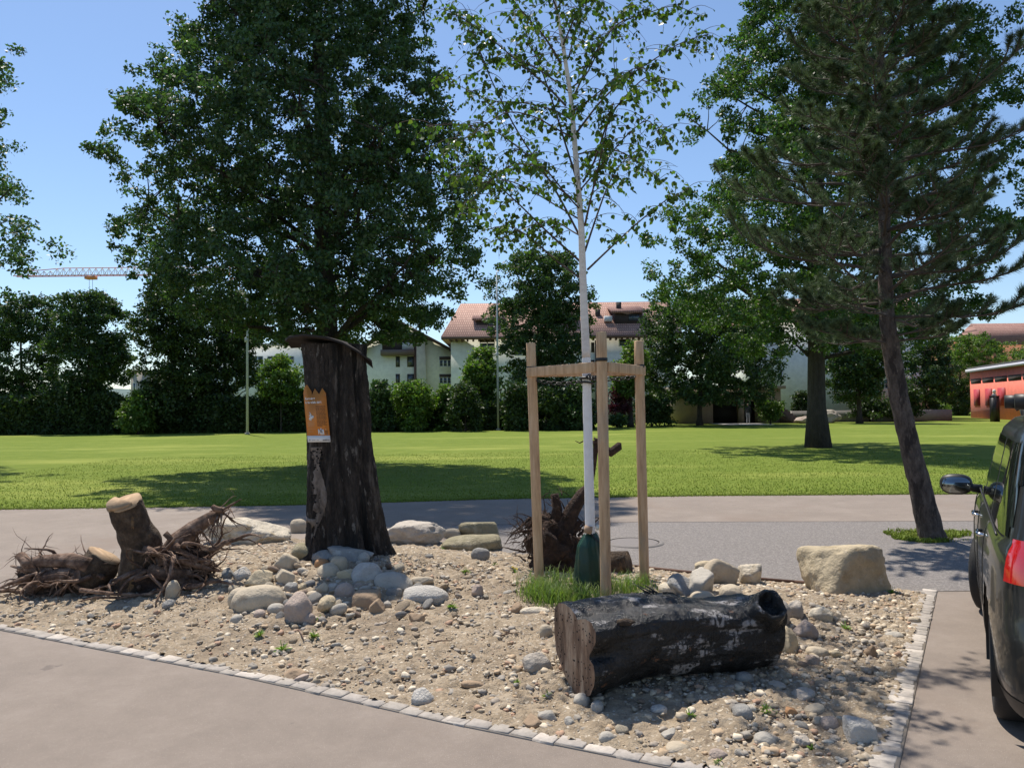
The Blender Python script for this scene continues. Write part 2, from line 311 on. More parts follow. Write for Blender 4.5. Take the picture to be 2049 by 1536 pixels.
fq = np.stack([idx[:-1, :-1], idx[:-1, 1:], idx[1:, 1:], idx[1:, :-1]], -1)[mask]
b = MB(); b.add(np.c_[P2, Z], fq); struct(b.build('gravel_bed', MT['dirt'], smooth=True))
# kerb setts
kb = MB()
def setts(a, bb, wdt, ln, seed):
    r = random.Random(seed); a = np.array(a[:2]); bb = np.array(bb[:2]); d = bb-a; L = np.linalg.norm(d); d /= L; n = np.array([-d[1], d[0]]); t = 0
    while t < L:
        l = ln*r.uniform(.8, 1.25); o = r.uniform(-.007, .007); ww = wdt*r.uniform(.92, 1.08); z = .0165+r.uniform(-.003, .003); g_ = .003
        cs = []
        for (u, v) in ((g_, -ww/2), (l-g_, -ww/2), (l-g_, ww/2), (g_, ww/2)):
            p = a + d*(t+u+r.uniform(-.004, .004)) + n*(v+o+r.uniform(-.004, .004)); cs.append(p)
        c = sum(cs)/4; vv = [(p[0], p[1], -.02) for p in cs] + [(p[0], p[1], z-.004) for p in cs] + [(*(c+(p-c)*.93), z+r.uniform(-.002, .002)) for p in cs]
        fs = [(0, 1, 5, 4), (1, 2, 6, 5), (2, 3, 7, 6), (3, 0, 4, 7), (4, 5, 9, 8), (5, 6, 10, 9), (6, 7, 11, 10), (7, 4, 8, 11), (8, 9, 10, 11)]
        kb.add(vv, fs); t += l
    m_ = MB.box
for a, bb in zip(front[:-1], front[1:]): setts(a, bb, .088, .13, 3)
setts(corner, rightk[-1], .12, .08, 5)
struct(kb.build('kerb', pm('granite_setts', [(.3, g3(.75)), (.7, g3(1.1))], scale=30, rough=.9, rnd='island', amt=.16, rcols=[(0, (.42, .375, .325)), (.35, (.37, .33, .29)), (.7, (.46, .41, .355))], bump=.6, bscale=60, bdist=.006)))
mj = MB()
for a, bb, ww in [(a, bb, .10) for a, bb in zip(front[:-1], front[1:])] + [(corner, rightk[-1], .135)]:
    a = np.array(a[:2]); bb = np.array(bb[:2]); d = (bb-a)/np.linalg.norm(bb-a); n = np.array([-d[1], d[0]])*ww/2; a = a-d*.0
    mj.add([(*(a-n), .0105), (*(bb-n), .0105), (*(bb+n), .0105), (*(a+n), .0105), (*(a-n), 0), (*(bb-n), 0), (*(bb+n), 0), (*(a+n), 0)], [(0, 1, 2, 3), (0, 4, 5, 1), (3, 2, 6, 7)])
struct(mj.build('kerb_mortar', flat('mortar', (.30, .25, .20), .95, scale=30)))
# timber edging at the back
eg = MB()
for a, bb in zip(back[:4], back[1:5]): eg.tube([(a[0], a[1], .02), (bb[0], bb[1], .02)], .018, 6)
struct(eg.build('bed_edging', flat('rusty_edging', (.11, .06, .04), .9)))
mc = gp(1268, 1087)
mh = MB(); a = np.arange(40)*2*math.pi/40
mh.add(np.c_[mc[0]+.30*np.cos(a), mc[1]+.30*np.sin(a), np.full(40, .020)], [tuple(range(40))])
mh.add(np.r_[np.c_[mc[0]+.30*np.cos(a), mc[1]+.30*np.sin(a), np.full(40, .020)], np.c_[mc[0]+.31*np.cos(a), mc[1]+.31*np.sin(a), np.full(40, .005)]], [(i, i+40, (i+1) % 40+40, (i+1) % 40) for i in range(40)])
mo = thing('manhole_cover', 'round iron manhole cover set in the gravel behind the right stake', 'manhole', (mc[0], mc[1], 0))
part(mh, 'cover', flat('iron_cover', (.17, .15, .14), .7, scale=30, bump=.5), mo)
fr_ = MB(); ro, ri = .37, .318
fr_.add(np.r_[np.c_[mc[0]+ri*np.cos(a), mc[1]+ri*np.sin(a), np.full(40, .024)], np.c_[mc[0]+ro*np.cos(a), mc[1]+ro*np.sin(a), np.full(40, .022)], np.c_[mc[0]+ro*1.02*np.cos(a), mc[1]+ro*1.02*np.sin(a), np.full(40, .002)]],
        [(i, i+40, (i+1) % 40+40, (i+1) % 40) for i in range(40)] + [(i+40, i+80, (i+1) % 40+80, (i+1) % 40+40) for i in range(40)])
part(fr_, 'frame', flat('concrete_ring', (.21, .19, .175), .9, scale=20), mo)
# ---------------------------------------------------------------- stones
def ico(sub):
    bm = bmesh.new(); bmesh.ops.create_icosphere(bm, subdivisions=sub, radius=1)
    v = np.array([x.co[:] for x in bm.verts]); f = np.array([[q.index for q in t.verts] for t in bm.faces]); bm.free(); return v, f
ICO = {k: ico(k) for k in (1, 2, 3, 4, 5)}
def rock(sub, kind, seed, dims):
    """kind: round | block | crag"""
    v, f = ICO[sub]; v = v.copy(); r = np.random.default_rng(seed)
    if kind == 'round':
        v = np.sign(v)*np.abs(v)**.85; v *= (1+.12*vnoise(v*1.1+seed*3.7, seed)+.025*vnoise(v*4+seed, seed))[:, None]
    else:
        nr = 11 if kind == 'block' else 15
        n = r.normal(size=(nr, 3)); n /= np.linalg.norm(n, axis=1)[:, None]
        if kind == 'block': n[:6] = [(1, 0, .1), (-1, .1, 0), (0, 1, 0), (.1, -1, .15), (0, .1, 1), (0, 0, -1)]; n /= np.linalg.norm(n, axis=1)[:, None]
        d = r.uniform(.62, .85, nr) if kind == 'block' else r.uniform(.6, .95, nr)
        dn = v@n.T; R = np.where(dn > .05, d/np.maximum(dn, .05), 9)
        p = 16 if kind == 'crag' else 11; rr = (np.sum(np.minimum(1/np.maximum(R, .1), 10)**p, axis=1))**(-1/p)
        rr = np.minimum(rr, 1.15); v = v*rr[:, None]
        v *= (1+.07*fbm(v*2.2+seed, 5, seed)+.03*fbm(v*9+seed, 3, seed+3))[:, None]
        if kind == 'crag': v *= (1+.10*np.abs(fbm(v*4+seed, 4, seed+9)))[:, None]
        if sub == 5: v *= (1+.045*fbm(v*6+seed, 5, seed+19)+.06*vnoise(v*1.7+seed, seed+29))[:, None]
        
    v /= np.abs(v).max(0); return v*np.array(dims)/2, f
def rot3(rx, ry, rz): return np.array(Matrix.Rotation(rz, 3, 'Z') @ Matrix.Rotation(ry, 3, 'Y') @ Matrix.Rotation(rx, 3, 'X'))
BIGS = []
def stone(px, py, wpx, hpx, kind, m, label, name='stone', cat='stone', depth=None, tilt=0, lift=None, sub=4, seed=None, group=None, Y=None, rz=0):
    """px,py: centre in the photo; wpx,hpx: size in the photo; sits on the bed"""
    seed = seed or int(px*7+py)
    foot = bp(px, py+hpx*.40)
    D = foot[1]; s = D/F; wd = wpx*s; hg = hpx*s*1.02
    dp = depth or max(wd*.75, hg*.9)
    v, f = rock(sub, kind, seed, (wd*1.04, dp, hg*1.16)); v[:, 2] -= hg*.07
    if tilt: v = v@np.array(Matrix.Rotation(tilt, 3, 'Y')).T
    if rz: v = v@rot3(0, 0, rz).T
    cx, cy = foot[0], foot[1]+dp*.38
    c = wp(px, py, cy)
    mb = MB(); mb.add(v, f); o = mb.build(name, SM[m], smooth=True); o.location = [float(q) for q in c]
    BIGS.append((c[0], c[1], max(wd, dp)/2)); return tag(o, label, cat, group)
B = 'boulder'
stone(500, 1064, 190, 66, 'crag', 'lime', 'large pale flat-topped boulder left of the tall stump', B, B, depth=.9, sub=5, seed=12, lift=9.0)
stone(597, 1054, 32, 32, 'round', 'tan', 'small tan boulder peeping out beside the tall stump foot', B, B, lift=8.9)
stone(824, 1064, 138, 66, 'crag', 'granite', 'big rounded grey boulder right of the tall stump', B, B, depth=.7, sub=5, seed=23, lift=8.8)
stone(962, 1061, 84, 36, 'block', 'moss', 'mossy block resting on a long slab right of the rounded grey boulder', B, B, depth=.3, seed=31, lift=8.55)
stone(950, 1088, 128, 34, 'block', 'moss', 'long low slab carrying the mossy block', B, B, depth=.42, seed=35, lift=8.35)
stone(905, 1068, 34, 22, 'round', 'tan', 'small tan boulder between the rounded boulder and the mossy block', B, B, lift=8.6)
stone(1678, 1141, 172, 112, 'block', 'lime2', 'huge yellowish limestone boulder at the right corner of the bed', B, B, depth=.7, sub=5, seed=44, rz=.3)
st_ = 'stone'
L = [
 (1440, 1148, 66, 56, 'block', 'tan', 'tan block tilted on top of the rocks behind the log', .35, .5),
 (1404, 1168, 54, 58, 'crag', 'grey', 'grey wedge leaning under the tilted tan block behind the log', .35, 0),
 (1368, 1172, 66, 46, 'crag', 'blue', 'dark mottled rock at the left of the rocks behind the log', .35, .2),
 (1501, 1150, 50, 48, 'crag', 'lime', 'pale angular rock right of the tilted tan block', .25, 0),
 (1410, 1135, 44, 24, 'block', 'lime2', 'small square pale block just behind the tilted tan block', .15, 0),
 (1462, 1188, 46, 36, 'round', 'tan', 'round tan stone right behind the far end of the log', .2, 0),
 (1405, 1196, 50, 26, 'round', 'tan', 'tan rounded stone touching the back of the log', .2, 0),
 (1340, 1178, 44, 26, 'round', 'lime', 'pale stone between the right stake and the dark mottled rock', .2, 0),
 (1590, 1222, 56, 46, 'crag', 'granite', 'grey rough stone right of the far end of the log', .25, 0),
 (1572, 1278, 52, 66, 'crag', 'lime2', 'tall yellowish stone against the far end of the log', .25, 0),
 (1560, 1230, 40, 60, 'crag', 'granite', 'grey stone wedged between the log end and its neighbours', .2, 0),
 (1640, 1228, 52, 36, 'crag', 'lime', 'pale rugged stone below the huge limestone boulder', .2, 0),
 (1614, 1262, 50, 40, 'crag', 'pink', 'pinkish rough stone below the grey stones right of the log', .2, 0),
 (700, 1107, 94, 40, 'crag', 'blue', 'large blue-grey rock lying at the foot of the tall stump', .3, .05),
 (652, 1112, 62, 34, 'crag', 'blue', 'blue-grey rock left of the large one at the stump foot', .25, -.1),
 (612, 1104, 52, 34, 'round', 'moss', 'dark greenish stone at the left foot of the tall stump', .25, .3),
 (576, 1124, 48, 36, 'crag', 'tan', 'tan cracked stone below the dark greenish stone', .2, .1),
 (643, 1127, 28, 20, 'round', 'orange', 'small rusty orange stone in the middle of the pile', .1, 0),
 (658, 1148, 48, 44, 'round', 'tan', 'nearly round cream stone in the middle of the pile', .2, 0),
 (678, 1128, 34, 32, 'round', 'tan', 'small round tan stone behind the nearly round cream one', .14, 0),
 (694, 1152, 34, 40, 'crag', 'lime2', 'tan oblong stone leaning right of the nearly round cream one', .12, -.5),
 (735, 1152, 66, 54, 'crag', 'white', 'white crusty rock in the middle right of the pile', .3, 0),
 (785, 1168, 80, 48, 'round', 'grey', 'large smooth grey oval stone at the right of the pile', .26, 0),
 (852, 1191, 90, 38, 'round', 'white', 'pale flattened oval stone at the right end of the pile', .28, .08),
 (840, 1163, 54, 30, 'crag', 'tan', 'tan stone behind the pale flattened oval one', .2, 0),
 (517, 1196, 106, 54, 'round', 'tan', 'large oblong tan stone at the left end of the pile', .3, -.12),
 (482, 1196, 46, 46, 'round', 'tan', 'rounded tan stone hugging the left side of the large oblong one', .2, 0),
 (592, 1220, 64, 72, 'crag', 'pink', 'upright rough pinkish block at the front of the pile', .25, .1),
 (615, 1238, 34, 26, 'round', 'pink', 'small flat stone leaning on the rough pinkish block', .1, 0),
 (650, 1211, 48, 38, 'crag', 'lime2', 'pointed tan stone right of the rough pinkish block', .2, -.2),
 (688, 1183, 40, 34, 'round', 'pink', 'pinkish tilted slab stone in the front of the pile', .15, -.3),
 (735, 1198, 54, 42, 'block', 'brown', 'brown blocky stone below the white crusty rock', .25, 0),
 (757, 1214, 36, 36, 'crag', 'brown', 'small brown upright stone right of the brown blocky one', .15, 0),
 (716, 1176, 20, 20, 'block', 'pink', 'tiny pinkish cube on the brown blocky stone', .08, 0),
 (524, 1160, 64, 40, 'crag', 'lime2', 'pointed triangular tan rock above the large oblong stone', .25, 0),
 (486, 1147, 42, 28, 'crag', 'white', 'white rock left of the pointed triangular one', .2, 0),
 (457, 1150, 26, 28, 'crag', 'blue', 'grey angular stone left of the white rock', .12, 0),
 (572, 1156, 36, 38, 'crag', 'tan', 'narrow leaning stone right of the pointed triangular rock', .12, -.6),
 (584, 1176, 34, 28, 'crag', 'blue', 'speckled blue-grey stone in the left of the pile', .15, 0),
 (625, 1192, 30, 20, 'round', 'tan', 'small yellowish stone behind the pointed tan stone', .1, 0),
 (645, 1179, 26, 28, 'crag', 'tan', 'small upright stone below the nearly round cream one', .1, 0),
 (664, 1176, 24, 26, 'crag', 'grey', 'small speckled grey stone beside the pinkish slab stone', .1, 0),
 (605, 1176, 22, 18, 'crag', 'lime2', 'small pale wedge right of the speckled blue-grey stone', .1, -.4),
 (552, 1218, 32, 22, 'round', 'grey', 'small grey stone tucked under the large oblong one', .12, 0),
 (520, 1228, 24, 18, 'round', 'pink', 'small pink stone in front of the large oblong one', .1, 0),
 (474, 1238, 24, 18, 'round', 'grey', 'small grey stone in front of the rounded tan one', .1, 0),
 (834, 1238, 34, 24, 'crag', 'brown', 'brown angular stone in front of the pale oval one', .14, 0),
 (346, 1182, 28, 42, 'round', 'tan', 'upright egg-shaped stone beside the uprooted stump', .1, .1),
 (336, 1208, 28, 18, 'crag', 'blue', 'blue-grey pointed stone below the upright egg-shaped one', .1, 0),
 (962, 1109, 38, 26, 'round', 'blue', 'blue-grey oval stone in front of the low slab', .14, .2),
 (952, 1181, 30, 30, 'crag', 'pink', 'small upright pinkish stone left of the grass tuft', .12, 0),
 (1036, 1215, 28, 24, 'crag', 'brown', 'brown angular stone at the front of the grass tuft', .12, 0),
 (590, 1346, 58, 24, 'crag', 'brown', 'flat brown stone next to the front kerb', .2, 0),
 (604, 1356, 30, 18, 'crag', 'pink', 'small stone leaning on the flat brown one near the kerb', .1, 0),
 (846, 1394, 52, 34, 'crag', 'white', 'white streaked rough stone near the front kerb', .15, 0),
 (1068, 1326, 72, 46, 'crag', 'granite', 'half-buried grey stone left of the log end', .2, .2),
 (1096, 1432, 40, 26, 'crag', 'grey', 'dark grey stone in front of the log end near the kerb', .14, 0),
 (1067, 1444, 40, 28, 'crag', 'brown', 'brown stone touching the dark grey one near the kerb', .14, 0),
 (946, 1369, 46, 14, 'round', 'brown', 'thin brown finger-shaped stone on the open gravel', .06, .1),
 (1485, 1424, 38, 28, 'round', 'blue', 'smooth blue-grey egg stone in front of the log shadow', .12, 0),
 (1490, 1355, 36, 22, 'round', 'blue', 'blue-grey stone at the edge of the log shadow', .1, .2),
 (1660, 1446, 32, 28, 'round', 'pink', 'round pinkish stone near the right kerb corner', .1, 0),
 (1722, 1464, 66, 52, 'block', 'white', 'chunky white block beside the right kerb', .18, .1),
 (1214, 1476, 32, 28, 'round', 'grey', 'light grey pebble-like stone lying on the front kerb', .08, 0),
 (1355, 1496, 48, 24, 'round', 'tan', 'tan flat stone just inside the front kerb', .12, 0),
 (1438, 1508, 42, 28, 'crag', 'pink', 'pale pinkish stone at the bottom of the bed', .12, 0),
 (1636, 1304, 46, 20, 'round', 'tan', 'tan flat oval stone in the open gravel right of the log', .12, .1),
 (1672, 1308, 30, 22, 'crag', 'lime2', 'yellowish stone touching the tan flat oval one', .1, 0),
 (1742, 1302, 26, 26, 'crag', 'brown', 'dark brown round stone near the right kerb', .1, 0),
 (1788, 1271, 36, 16, 'round', 'grey', 'flat grey stone beside the middle of the right kerb', .1, 0),
 (1628, 1322, 34, 26, 'crag', 'pink', 'pinkish angular stone in front of the tan flat oval one', .1, 0),
 (1608, 1390, 50, 26, 'crag', 'granite', 'grey flat stone between the log shadow and the right kerb', .15, 0),
 (1560, 1370, 40, 26, 'crag', 'granite', 'dull grey stone left of the grey flat one', .12, .3),
 (1630, 1418, 40, 18, 'round', 'tan', 'yellow-tan oval stone below the grey flat one', .1, -.2),
 (1583, 1423, 26, 22, 'crag', 'orange', 'small reddish stone below the dull grey one', .08, 0),
 (1140, 1445, 26, 24, 'crag', 'grey', 'small grey stone under the log end in the gravel', .08, 0),
 (1163, 1400, 34, 26, 'round', 'grey', 'grey stone touching the foot of the log end face', .1, 0),
 (1195, 1413, 26, 24, 'round', 'granite', 'speckled grey stone just right of the one at the log foot', .1, 0),
 (1318, 1418, 34, 16, 'round', 'white', 'pale almond-shaped stone in the log shadow', .08, 0),
 (1092, 1262, 26, 26, 'round', 'tan', 'round tan stone left of the log end', .1, 0),
 (1070, 1222, 60, 16, 'round', 'lime', 'long pale stone at the grass edge left of the log', .12, 0),
 (1830, 1240, 26, 14, 'round', 'tan', 'small tan stone against the far part of the right kerb', .08, 0),
 (1340, 1468, 34, 20, 'crag', 'grey', 'dull grey stone in the shaded front gravel', .1, 0),
 (1600, 1480, 38, 24, 'crag', 'granite', 'speckled stone in the shaded gravel near the corner', .1, 0),
 (1530, 1480, 44, 28, 'round', 'grey', 'smooth grey stone in the shaded gravel near the corner', .1, 0),
]
for (x, y, ww, hh, k, m, lab, dp, ti) in L:
    stone(x, y, ww, hh, k, m, lab, st_, 'stone', depth=dp, tilt=ti)
# fillers inside the pile are built with the cobbles below
# loose cobbles: individuals, then the pebbles as stuff
cobmesh = []
CM = [(n_, stone_mat('cobble_'+n_.replace(' ', '_'), c_, .18, scale=9)) for n_, c_ in (('cream', (.50, .43, .32)), ('grey', (.33, .31, .28)), ('tan', (.45, .35, .24)), ('white', (.58, .53, .45)), ('dark grey', (.24, .23, .22)), ('reddish', (.36, .26, .19)))]
for k in range(24):
    v, f = rock(3, ('round', 'crag', 'round', 'crag')[(k//6) % 4], 100+k, (1, random.uniform(.65, .95), random.uniform(.45, .7))); mb = MB(); mb.add(v, f)
    o = mb.build('cobble', CM[k % 6][1], smooth=True); cobmesh.append(o.data); bpy.data.objects.remove(o)
def clear(x, y, r, f=1.0): return all((x-a)**2+(y-b_)**2 > (f*(r+c))**2 for a, b_, c in BIGS)
def zone(px, py):
    if px < 230: return 'in front of the low lying stump'
    if px < 430: return 'in front of the leaning cut stump'
    if px < 680: return 'between the left of the stone pile and the kerb' if py > 1180 else 'around the left of the stone pile'
    if px < 900: return 'between the right of the stone pile and the kerb' if py > 1180 else 'below the rounded grey boulder'
    if px < 1120: return 'near the front kerb left of the log' if py > 1330 else ('left of the long grass' if py < 1200 else 'left of the log end')
    if py > 1460: return 'along the front kerb before the log'
    if py > 1340: return 'in the shaded gravel in front of the log'
    if px < 1330: return 'between the long grass and the back edging' if py < 1190 else 'hard against the charred log'
    if px < 1460: return 'left among the rocks behind the log'
    if px < 1600: return 'right among the rocks behind the log' if py < 1220 else 'by the far end of the charred log'
    return 'below the huge limestone boulder' if py < 1260 else 'between the log shadow and the right kerb'
def px_of(x, y, z):
    d = np.array([x, y, z])-EYE; return (CX+F*(d@_R)/(d@_F), CY-F*(d@_U)/(d@_F))
rc = random.Random(11); n = 0; tries = 0
while n < 210 and tries < 9000:
    tries += 1
    x = rc.uniform(BED[:, 0].min(), BED[:, 0].max()); y = rc.uniform(BED[:, 1].min(), BED[:, 1].max())
    if not inside(np.array([[x, y]]), BED)[0] or edged(np.array([[x, y]]), BED)[0] < .07: continue
    px, py = px_of(x, y, .05)
    if not (-20 < px < 2060 and py < 1545): continue
    if px < 1120 and rc.random() < .55: continue
    s = rc.choice([.04, .05, .055, .06, .07, .075, .09, .10]) * (1.0 if px > 1050 else .9)
    if not clear(x, y, s/2, .9): continue
    ci = rc.randrange(24); o = bpy.data.objects.new('cobble', cobmesh[ci]); COL.objects.link(o)
    o.scale = (s*rc.uniform(.8, 1.3), s, s*rc.uniform(.8, 1.1)); o.rotation_euler = (rc.uniform(-.3, .3), rc.uniform(-.3, .3), rc.uniform(0, 6.28))
    o.location = (x, y, h1(x, y)+s*.07)
    z = zone(px, py); tag(o, ('tiny ' if s < .06 else 'fist-sized ')+CM[ci % 6][0]+(' angular' if (ci//6) % 2 else ' rounded')+' cobble '+z, 'cobble', 'loose cobbles '+z)
    BIGS.append((x, y, s/2)); n += 1
rc2 = random.Random(77); nf = 0
for _ in range(4000):
    if nf >= 46: break
    fx, fy = rc2.uniform(440, 890), rc2.uniform(1118, 1245)
    if abs((fx-665)/235)**2+abs((fy-1182)/66)**2 > 1: continue
    p = bp(fx, fy); s = rc2.uniform(.07, .14)
    if not clear(p[0], p[1], s/2, .62): continue
    ci = rc2.randrange(24); o = bpy.data.objects.new('cobble', cobmesh[ci]); COL.objects.link(o); o.scale = (s*rc2.uniform(.8, 1.3), s, s*rc2.uniform(.8, 1.2)); o.rotation_euler = (rc2.uniform(-.6, .6), rc2.uniform(-.6, .6), rc2.uniform(0, 6.28)); o.location = (p[0], p[1], p[2]+s*.22)
    side_ = 'left' if fx < 590 else ('middle' if fx < 740 else 'right'); row_ = 'upper' if fy < 1160 else ('middle' if fy < 1200 else 'lower')
    tag(o, ('small ' if s < .1 else 'stout ')+CM[ci % 6][0]+(' angular' if (ci//6) % 2 else ' rounded')+' stone wedged in the '+row_+' '+side_+' of the stone pile', 'cobble', 'filler stones of the pile'); BIGS.append((p[0], p[1], s/2)); nf += 1
def pebbles(name, count, lo, hi, label, seed, sub=1):
    r = np.random.default_rng(seed); V, Fc = ICO[sub]; k = len(V)
    x = r.uniform(BED[:, 0].min(), BED[:, 0].max(), count*3); y = r.uniform(BED[:, 1].min(), BED[:, 1].max(), count*3); P = np.c_[x, y]
    P = P[inside(P, BED)]; P = P[edged(P, BED) > .05]
    dn = vnoise(np.c_[P*1.6, np.zeros(len(P))], seed); P = P[r.random(len(P)) < (.62+.5*dn)*np.clip(.62+.3*P[:, 0], .5, 1.1)]
    P = P[:count]; n = len(P); s = lo*(hi/lo)**(r.random(n)**1.7)
    z = hgt(P)+s*.05; base = V[None]*(1+.22*r.normal(size=(n, k, 1)).clip(-1.3, 1.3)) * np.stack([s*r.uniform(.8, 1.4, n), s, s*r.uniform(.45, .9, n)], -1)[:, None]/2
    a = r.uniform(0, 6.28, n); c, s_ = np.cos(a)[:, None], np.sin(a)[:, None]
    X = base[..., 0]*c-base[..., 1]*s_; Yy = base[..., 0]*s_+base[..., 1]*c; t = r.uniform(-.4, .4, n)[:, None]
    Zz = base[..., 2]+X*t*.5; W = np.stack([X+P[:, 0:1], Yy+P[:, 1:2], Zz+z[:, None]], -1)
    mb = MB(); mb.add(W.reshape(-1, 3), (Fc[None]+(np.arange(n)*k)[:, None, None]).reshape(-1, 3))
    return tag(mb.build(name, MT['pebble'], smooth=True), label, 'pebbles', kind='stuff')
pebbles('pebbles', 13000, .018, .06, 'mixed grey and tan pebbles covering the stony bed', 5, 2)
pebbles('grit', 34000, .008, .02, 'fine gravel grit between the pebbles of the bed', 6, 1)
# ---------------------------------------------------------------- root helpers
def walk(mb, p, d, L, r0, rnd_, seg=8, wob=.35, grav=-.05, n=6, rough=.15, kids=0, r1=None):
    p = np.array(p, float); d = np.array(d, float); d /= np.linalg.norm(d); pts = [p.copy()]; st_ = L/seg
    for i in range(seg):
        d = d + np.array([rnd_.uniform(-1, 1) for _ in range(3)])*wob; d[2] += grav; d /= np.linalg.norm(d); p = p+d*st_; 
        pts.append(p.copy())
    rs = np.linspace(r0, r1 if r1 is not None else r0*.15, seg+1); mb.tube(pts, rs, n, rough=rough, seed=int(r0*1e4), nscale=14)
    for k in range(kids):
        i = rnd_.randrange(1, seg); dd = pts[i]-pts[i-1]; dd = dd/np.linalg.norm(dd)+np.array([rnd_.uniform(-1, 1) for _ in range(3)])*.9
        walk(mb, pts[i], dd, L*rnd_.uniform(.3, .6), rs[i]*.55, rnd_, max(4, seg-2), wob, grav, 5, rough, 0)
    return pts
def blob(mb, c, dims, seed, sub=4, amp=.3, ns=2.2, R=None):
    v, f = ICO[sub]; v = v*(1+amp*fbm(v*ns+seed, 4, seed))[:, None]*np.array(dims)
    if R is not None: v = v@R.T
    mb.add(v+np.array(c), f)
def disc_on(mb, c, nrm, r, n=28, thick=.01, squash=1, seed=0):
    nrm = np.array(nrm, float); nrm /= np.linalg.norm(nrm); u = np.cross(nrm, (0, 0, 1.)); u /= np.linalg.norm(u)+1e-9; v = np.cross(nrm, u)
    a = np.arange(n)*2*np.pi/n; rr = r*(1+.05*np.sin(a*3+seed)+.03*np.sin(a*7+seed)); P = np.array(c)+(np.cos(a)*rr)[:, None]*u+(np.sin(a)*rr*squash)[:, None]*v
    mb.add(np.r_[P, P+nrm*thick], [tuple(range(n, 2*n))]+[(i, (i+1) % n, (i+1) % n+n, i+n) for i in range(n)])
# ---------------------------------------------------------------- tall stump
sb = bp(690, 1112); SY = sb[1]+.2; spx = SY/F
cxs = [(1130, 693, 98), (1112, 690, 90), (1085, 690, 78), (1050, 687, 72), (1000, 684, 68), (940, 681, 64), (880, 677, 61), (820, 674, 60), (760, 671, 60), (720, 669, 61), (692, 667, 63)]
rows = []; n = 300
ths = np.arange(n)*2*np.pi/n
prof = np.array(cxs, float)[::-1]; yy = np.linspace(1130, 690, 230)
pcx = np.interp(yy, prof[:, 0], prof[:, 1]); prr = np.interp(yy, prof[:, 0], prof[:, 2])
TS = MB(); Vv = []
for y, cx_, r_ in zip(yy, pcx, prr):
    c = wp(cx_, y, SY); r0 = r_*spx; t = (1130-y)/440
    flute = .10*np.sin(ths*5+.6+t*.8)+.05*np.sin(ths*11+2+t*1.5)+.03*np.sin(ths*17+t*3); flute = flute*(1.35-.75*t)
    # deep seams
    for a0, dpt, wdt in ((-1.35, .20, .10), (-1.95, .09, .07), (-.75, .13, .08), (.6, .15, .1), (2.4, .12, .1)):
        dd = (ths-(a0+.15*t+.06*math.sin(t*9+a0*5))+np.pi) % (2*np.pi)-np.pi; flute = flute-dpt*np.exp(-(dd/wdt)**2)
    P = np.c_[np.cos(ths), np.sin(ths)*.85, np.zeros(n)]
    q = np.c_[np.cos(ths)*3, np.sin(ths)*3, np.full(n, t*4)]; nz = .05*fbm(q*2.2, 4, 4)+.035*fbm(q*np.array([5, 5, 1.4]), 3, 8)-.06*np.abs(fbm(q*np.array([4.5, 4.5, 2.2]), 4, 18))+.018*fbm(q*np.array([18, 18, 14]), 2, 28)
    Vv.append(c+P*(r0*(1+flute+nz))[:, None])
Vv = np.array(Vv); m = len(Vv); idx = np.arange(m*n).reshape(m, n); A, Bq = idx[:-1], idx[1:]
TS.add(Vv.reshape(-1, 3), np.stack([A, np.roll(A, -1, 1), np.roll(Bq, -1, 1), Bq], -1).reshape(-1, 4)); TS.f[n] = [idx[-1][None]]
stump = thing('tree_stump', 'tall dark weathered standing trunk stump with a slate cap and insect holes', 'stump', (sb[0], SY, h1(sb[0], SY)))
part(TS, 'trunk', MT['bark'], stump, True)
# pale debarked patch with drilled holes on the lower left flank
hl = MB(); rh = random.Random(4)
pk = MB()
def surf(px, py):   # front surface of trunk under pixel
    k = int(np.argmin(abs(yy-py))); row = Vv[k]; best = None
    for i in range(n):
        if row[i][1] < SY:
            q = px_of(*row[i]); d = abs(q[0]-px)
            if best is None or d < best[0]: best = (d, row[i], i)
    return best[1], best[2]
pp = []
for y in range(892, 1075, 6):
    tt = (y-892)/180; xl = 619-4*tt+6*math.sin(y*.06); xr = 648-2*tt+8*math.sin(y*.045+1)
    if y > 1035: xr -= (y-1035)*.35; xl += (y-1035)*.1
    pp.append([surf(xl+(xr-xl)*k/5, y)[0]+np.array([0, -.008, 0]) for k in range(6)])
pp = np.array(pp); I = np.arange(pp.shape[0]*6).reshape(-1, 6)
pk.add(pp.reshape(-1, 3), np.stack([I[:-1, :-1], I[1:, :-1], I[1:, 1:], I[:-1, 1:]], -1).reshape(-1, 4))
part(pk, 'bare_wood', pm('bare_wood', [(.3, (.10, .075, .06)), (.5, (.19, .15, .12)), (.7, (.28, .225, .19))], scale=14, detail=14, rough=.9, bump=1, bscale=40, stretch=(1, 1, .5), patches=[(11, .50, .60, (.05, .038, .03), (1, 1, .35))]), stump, True)
for k in range(52):
    y = rh.uniform(893, 1065) if k > 22 else rh.uniform(893, 930); t = (y-892)/175; x = rh.uniform(620-2*t, 646-6*t)
    p, i = surf(x, y); 
    hl = MB(); hl.tube([p+np.array([0, -.0105, 0]), p+np.array([0, .01, 0])], rh.choice([.006, .008, .01]), 8); part(hl, 'insect_hole', MT['hole'], stump)
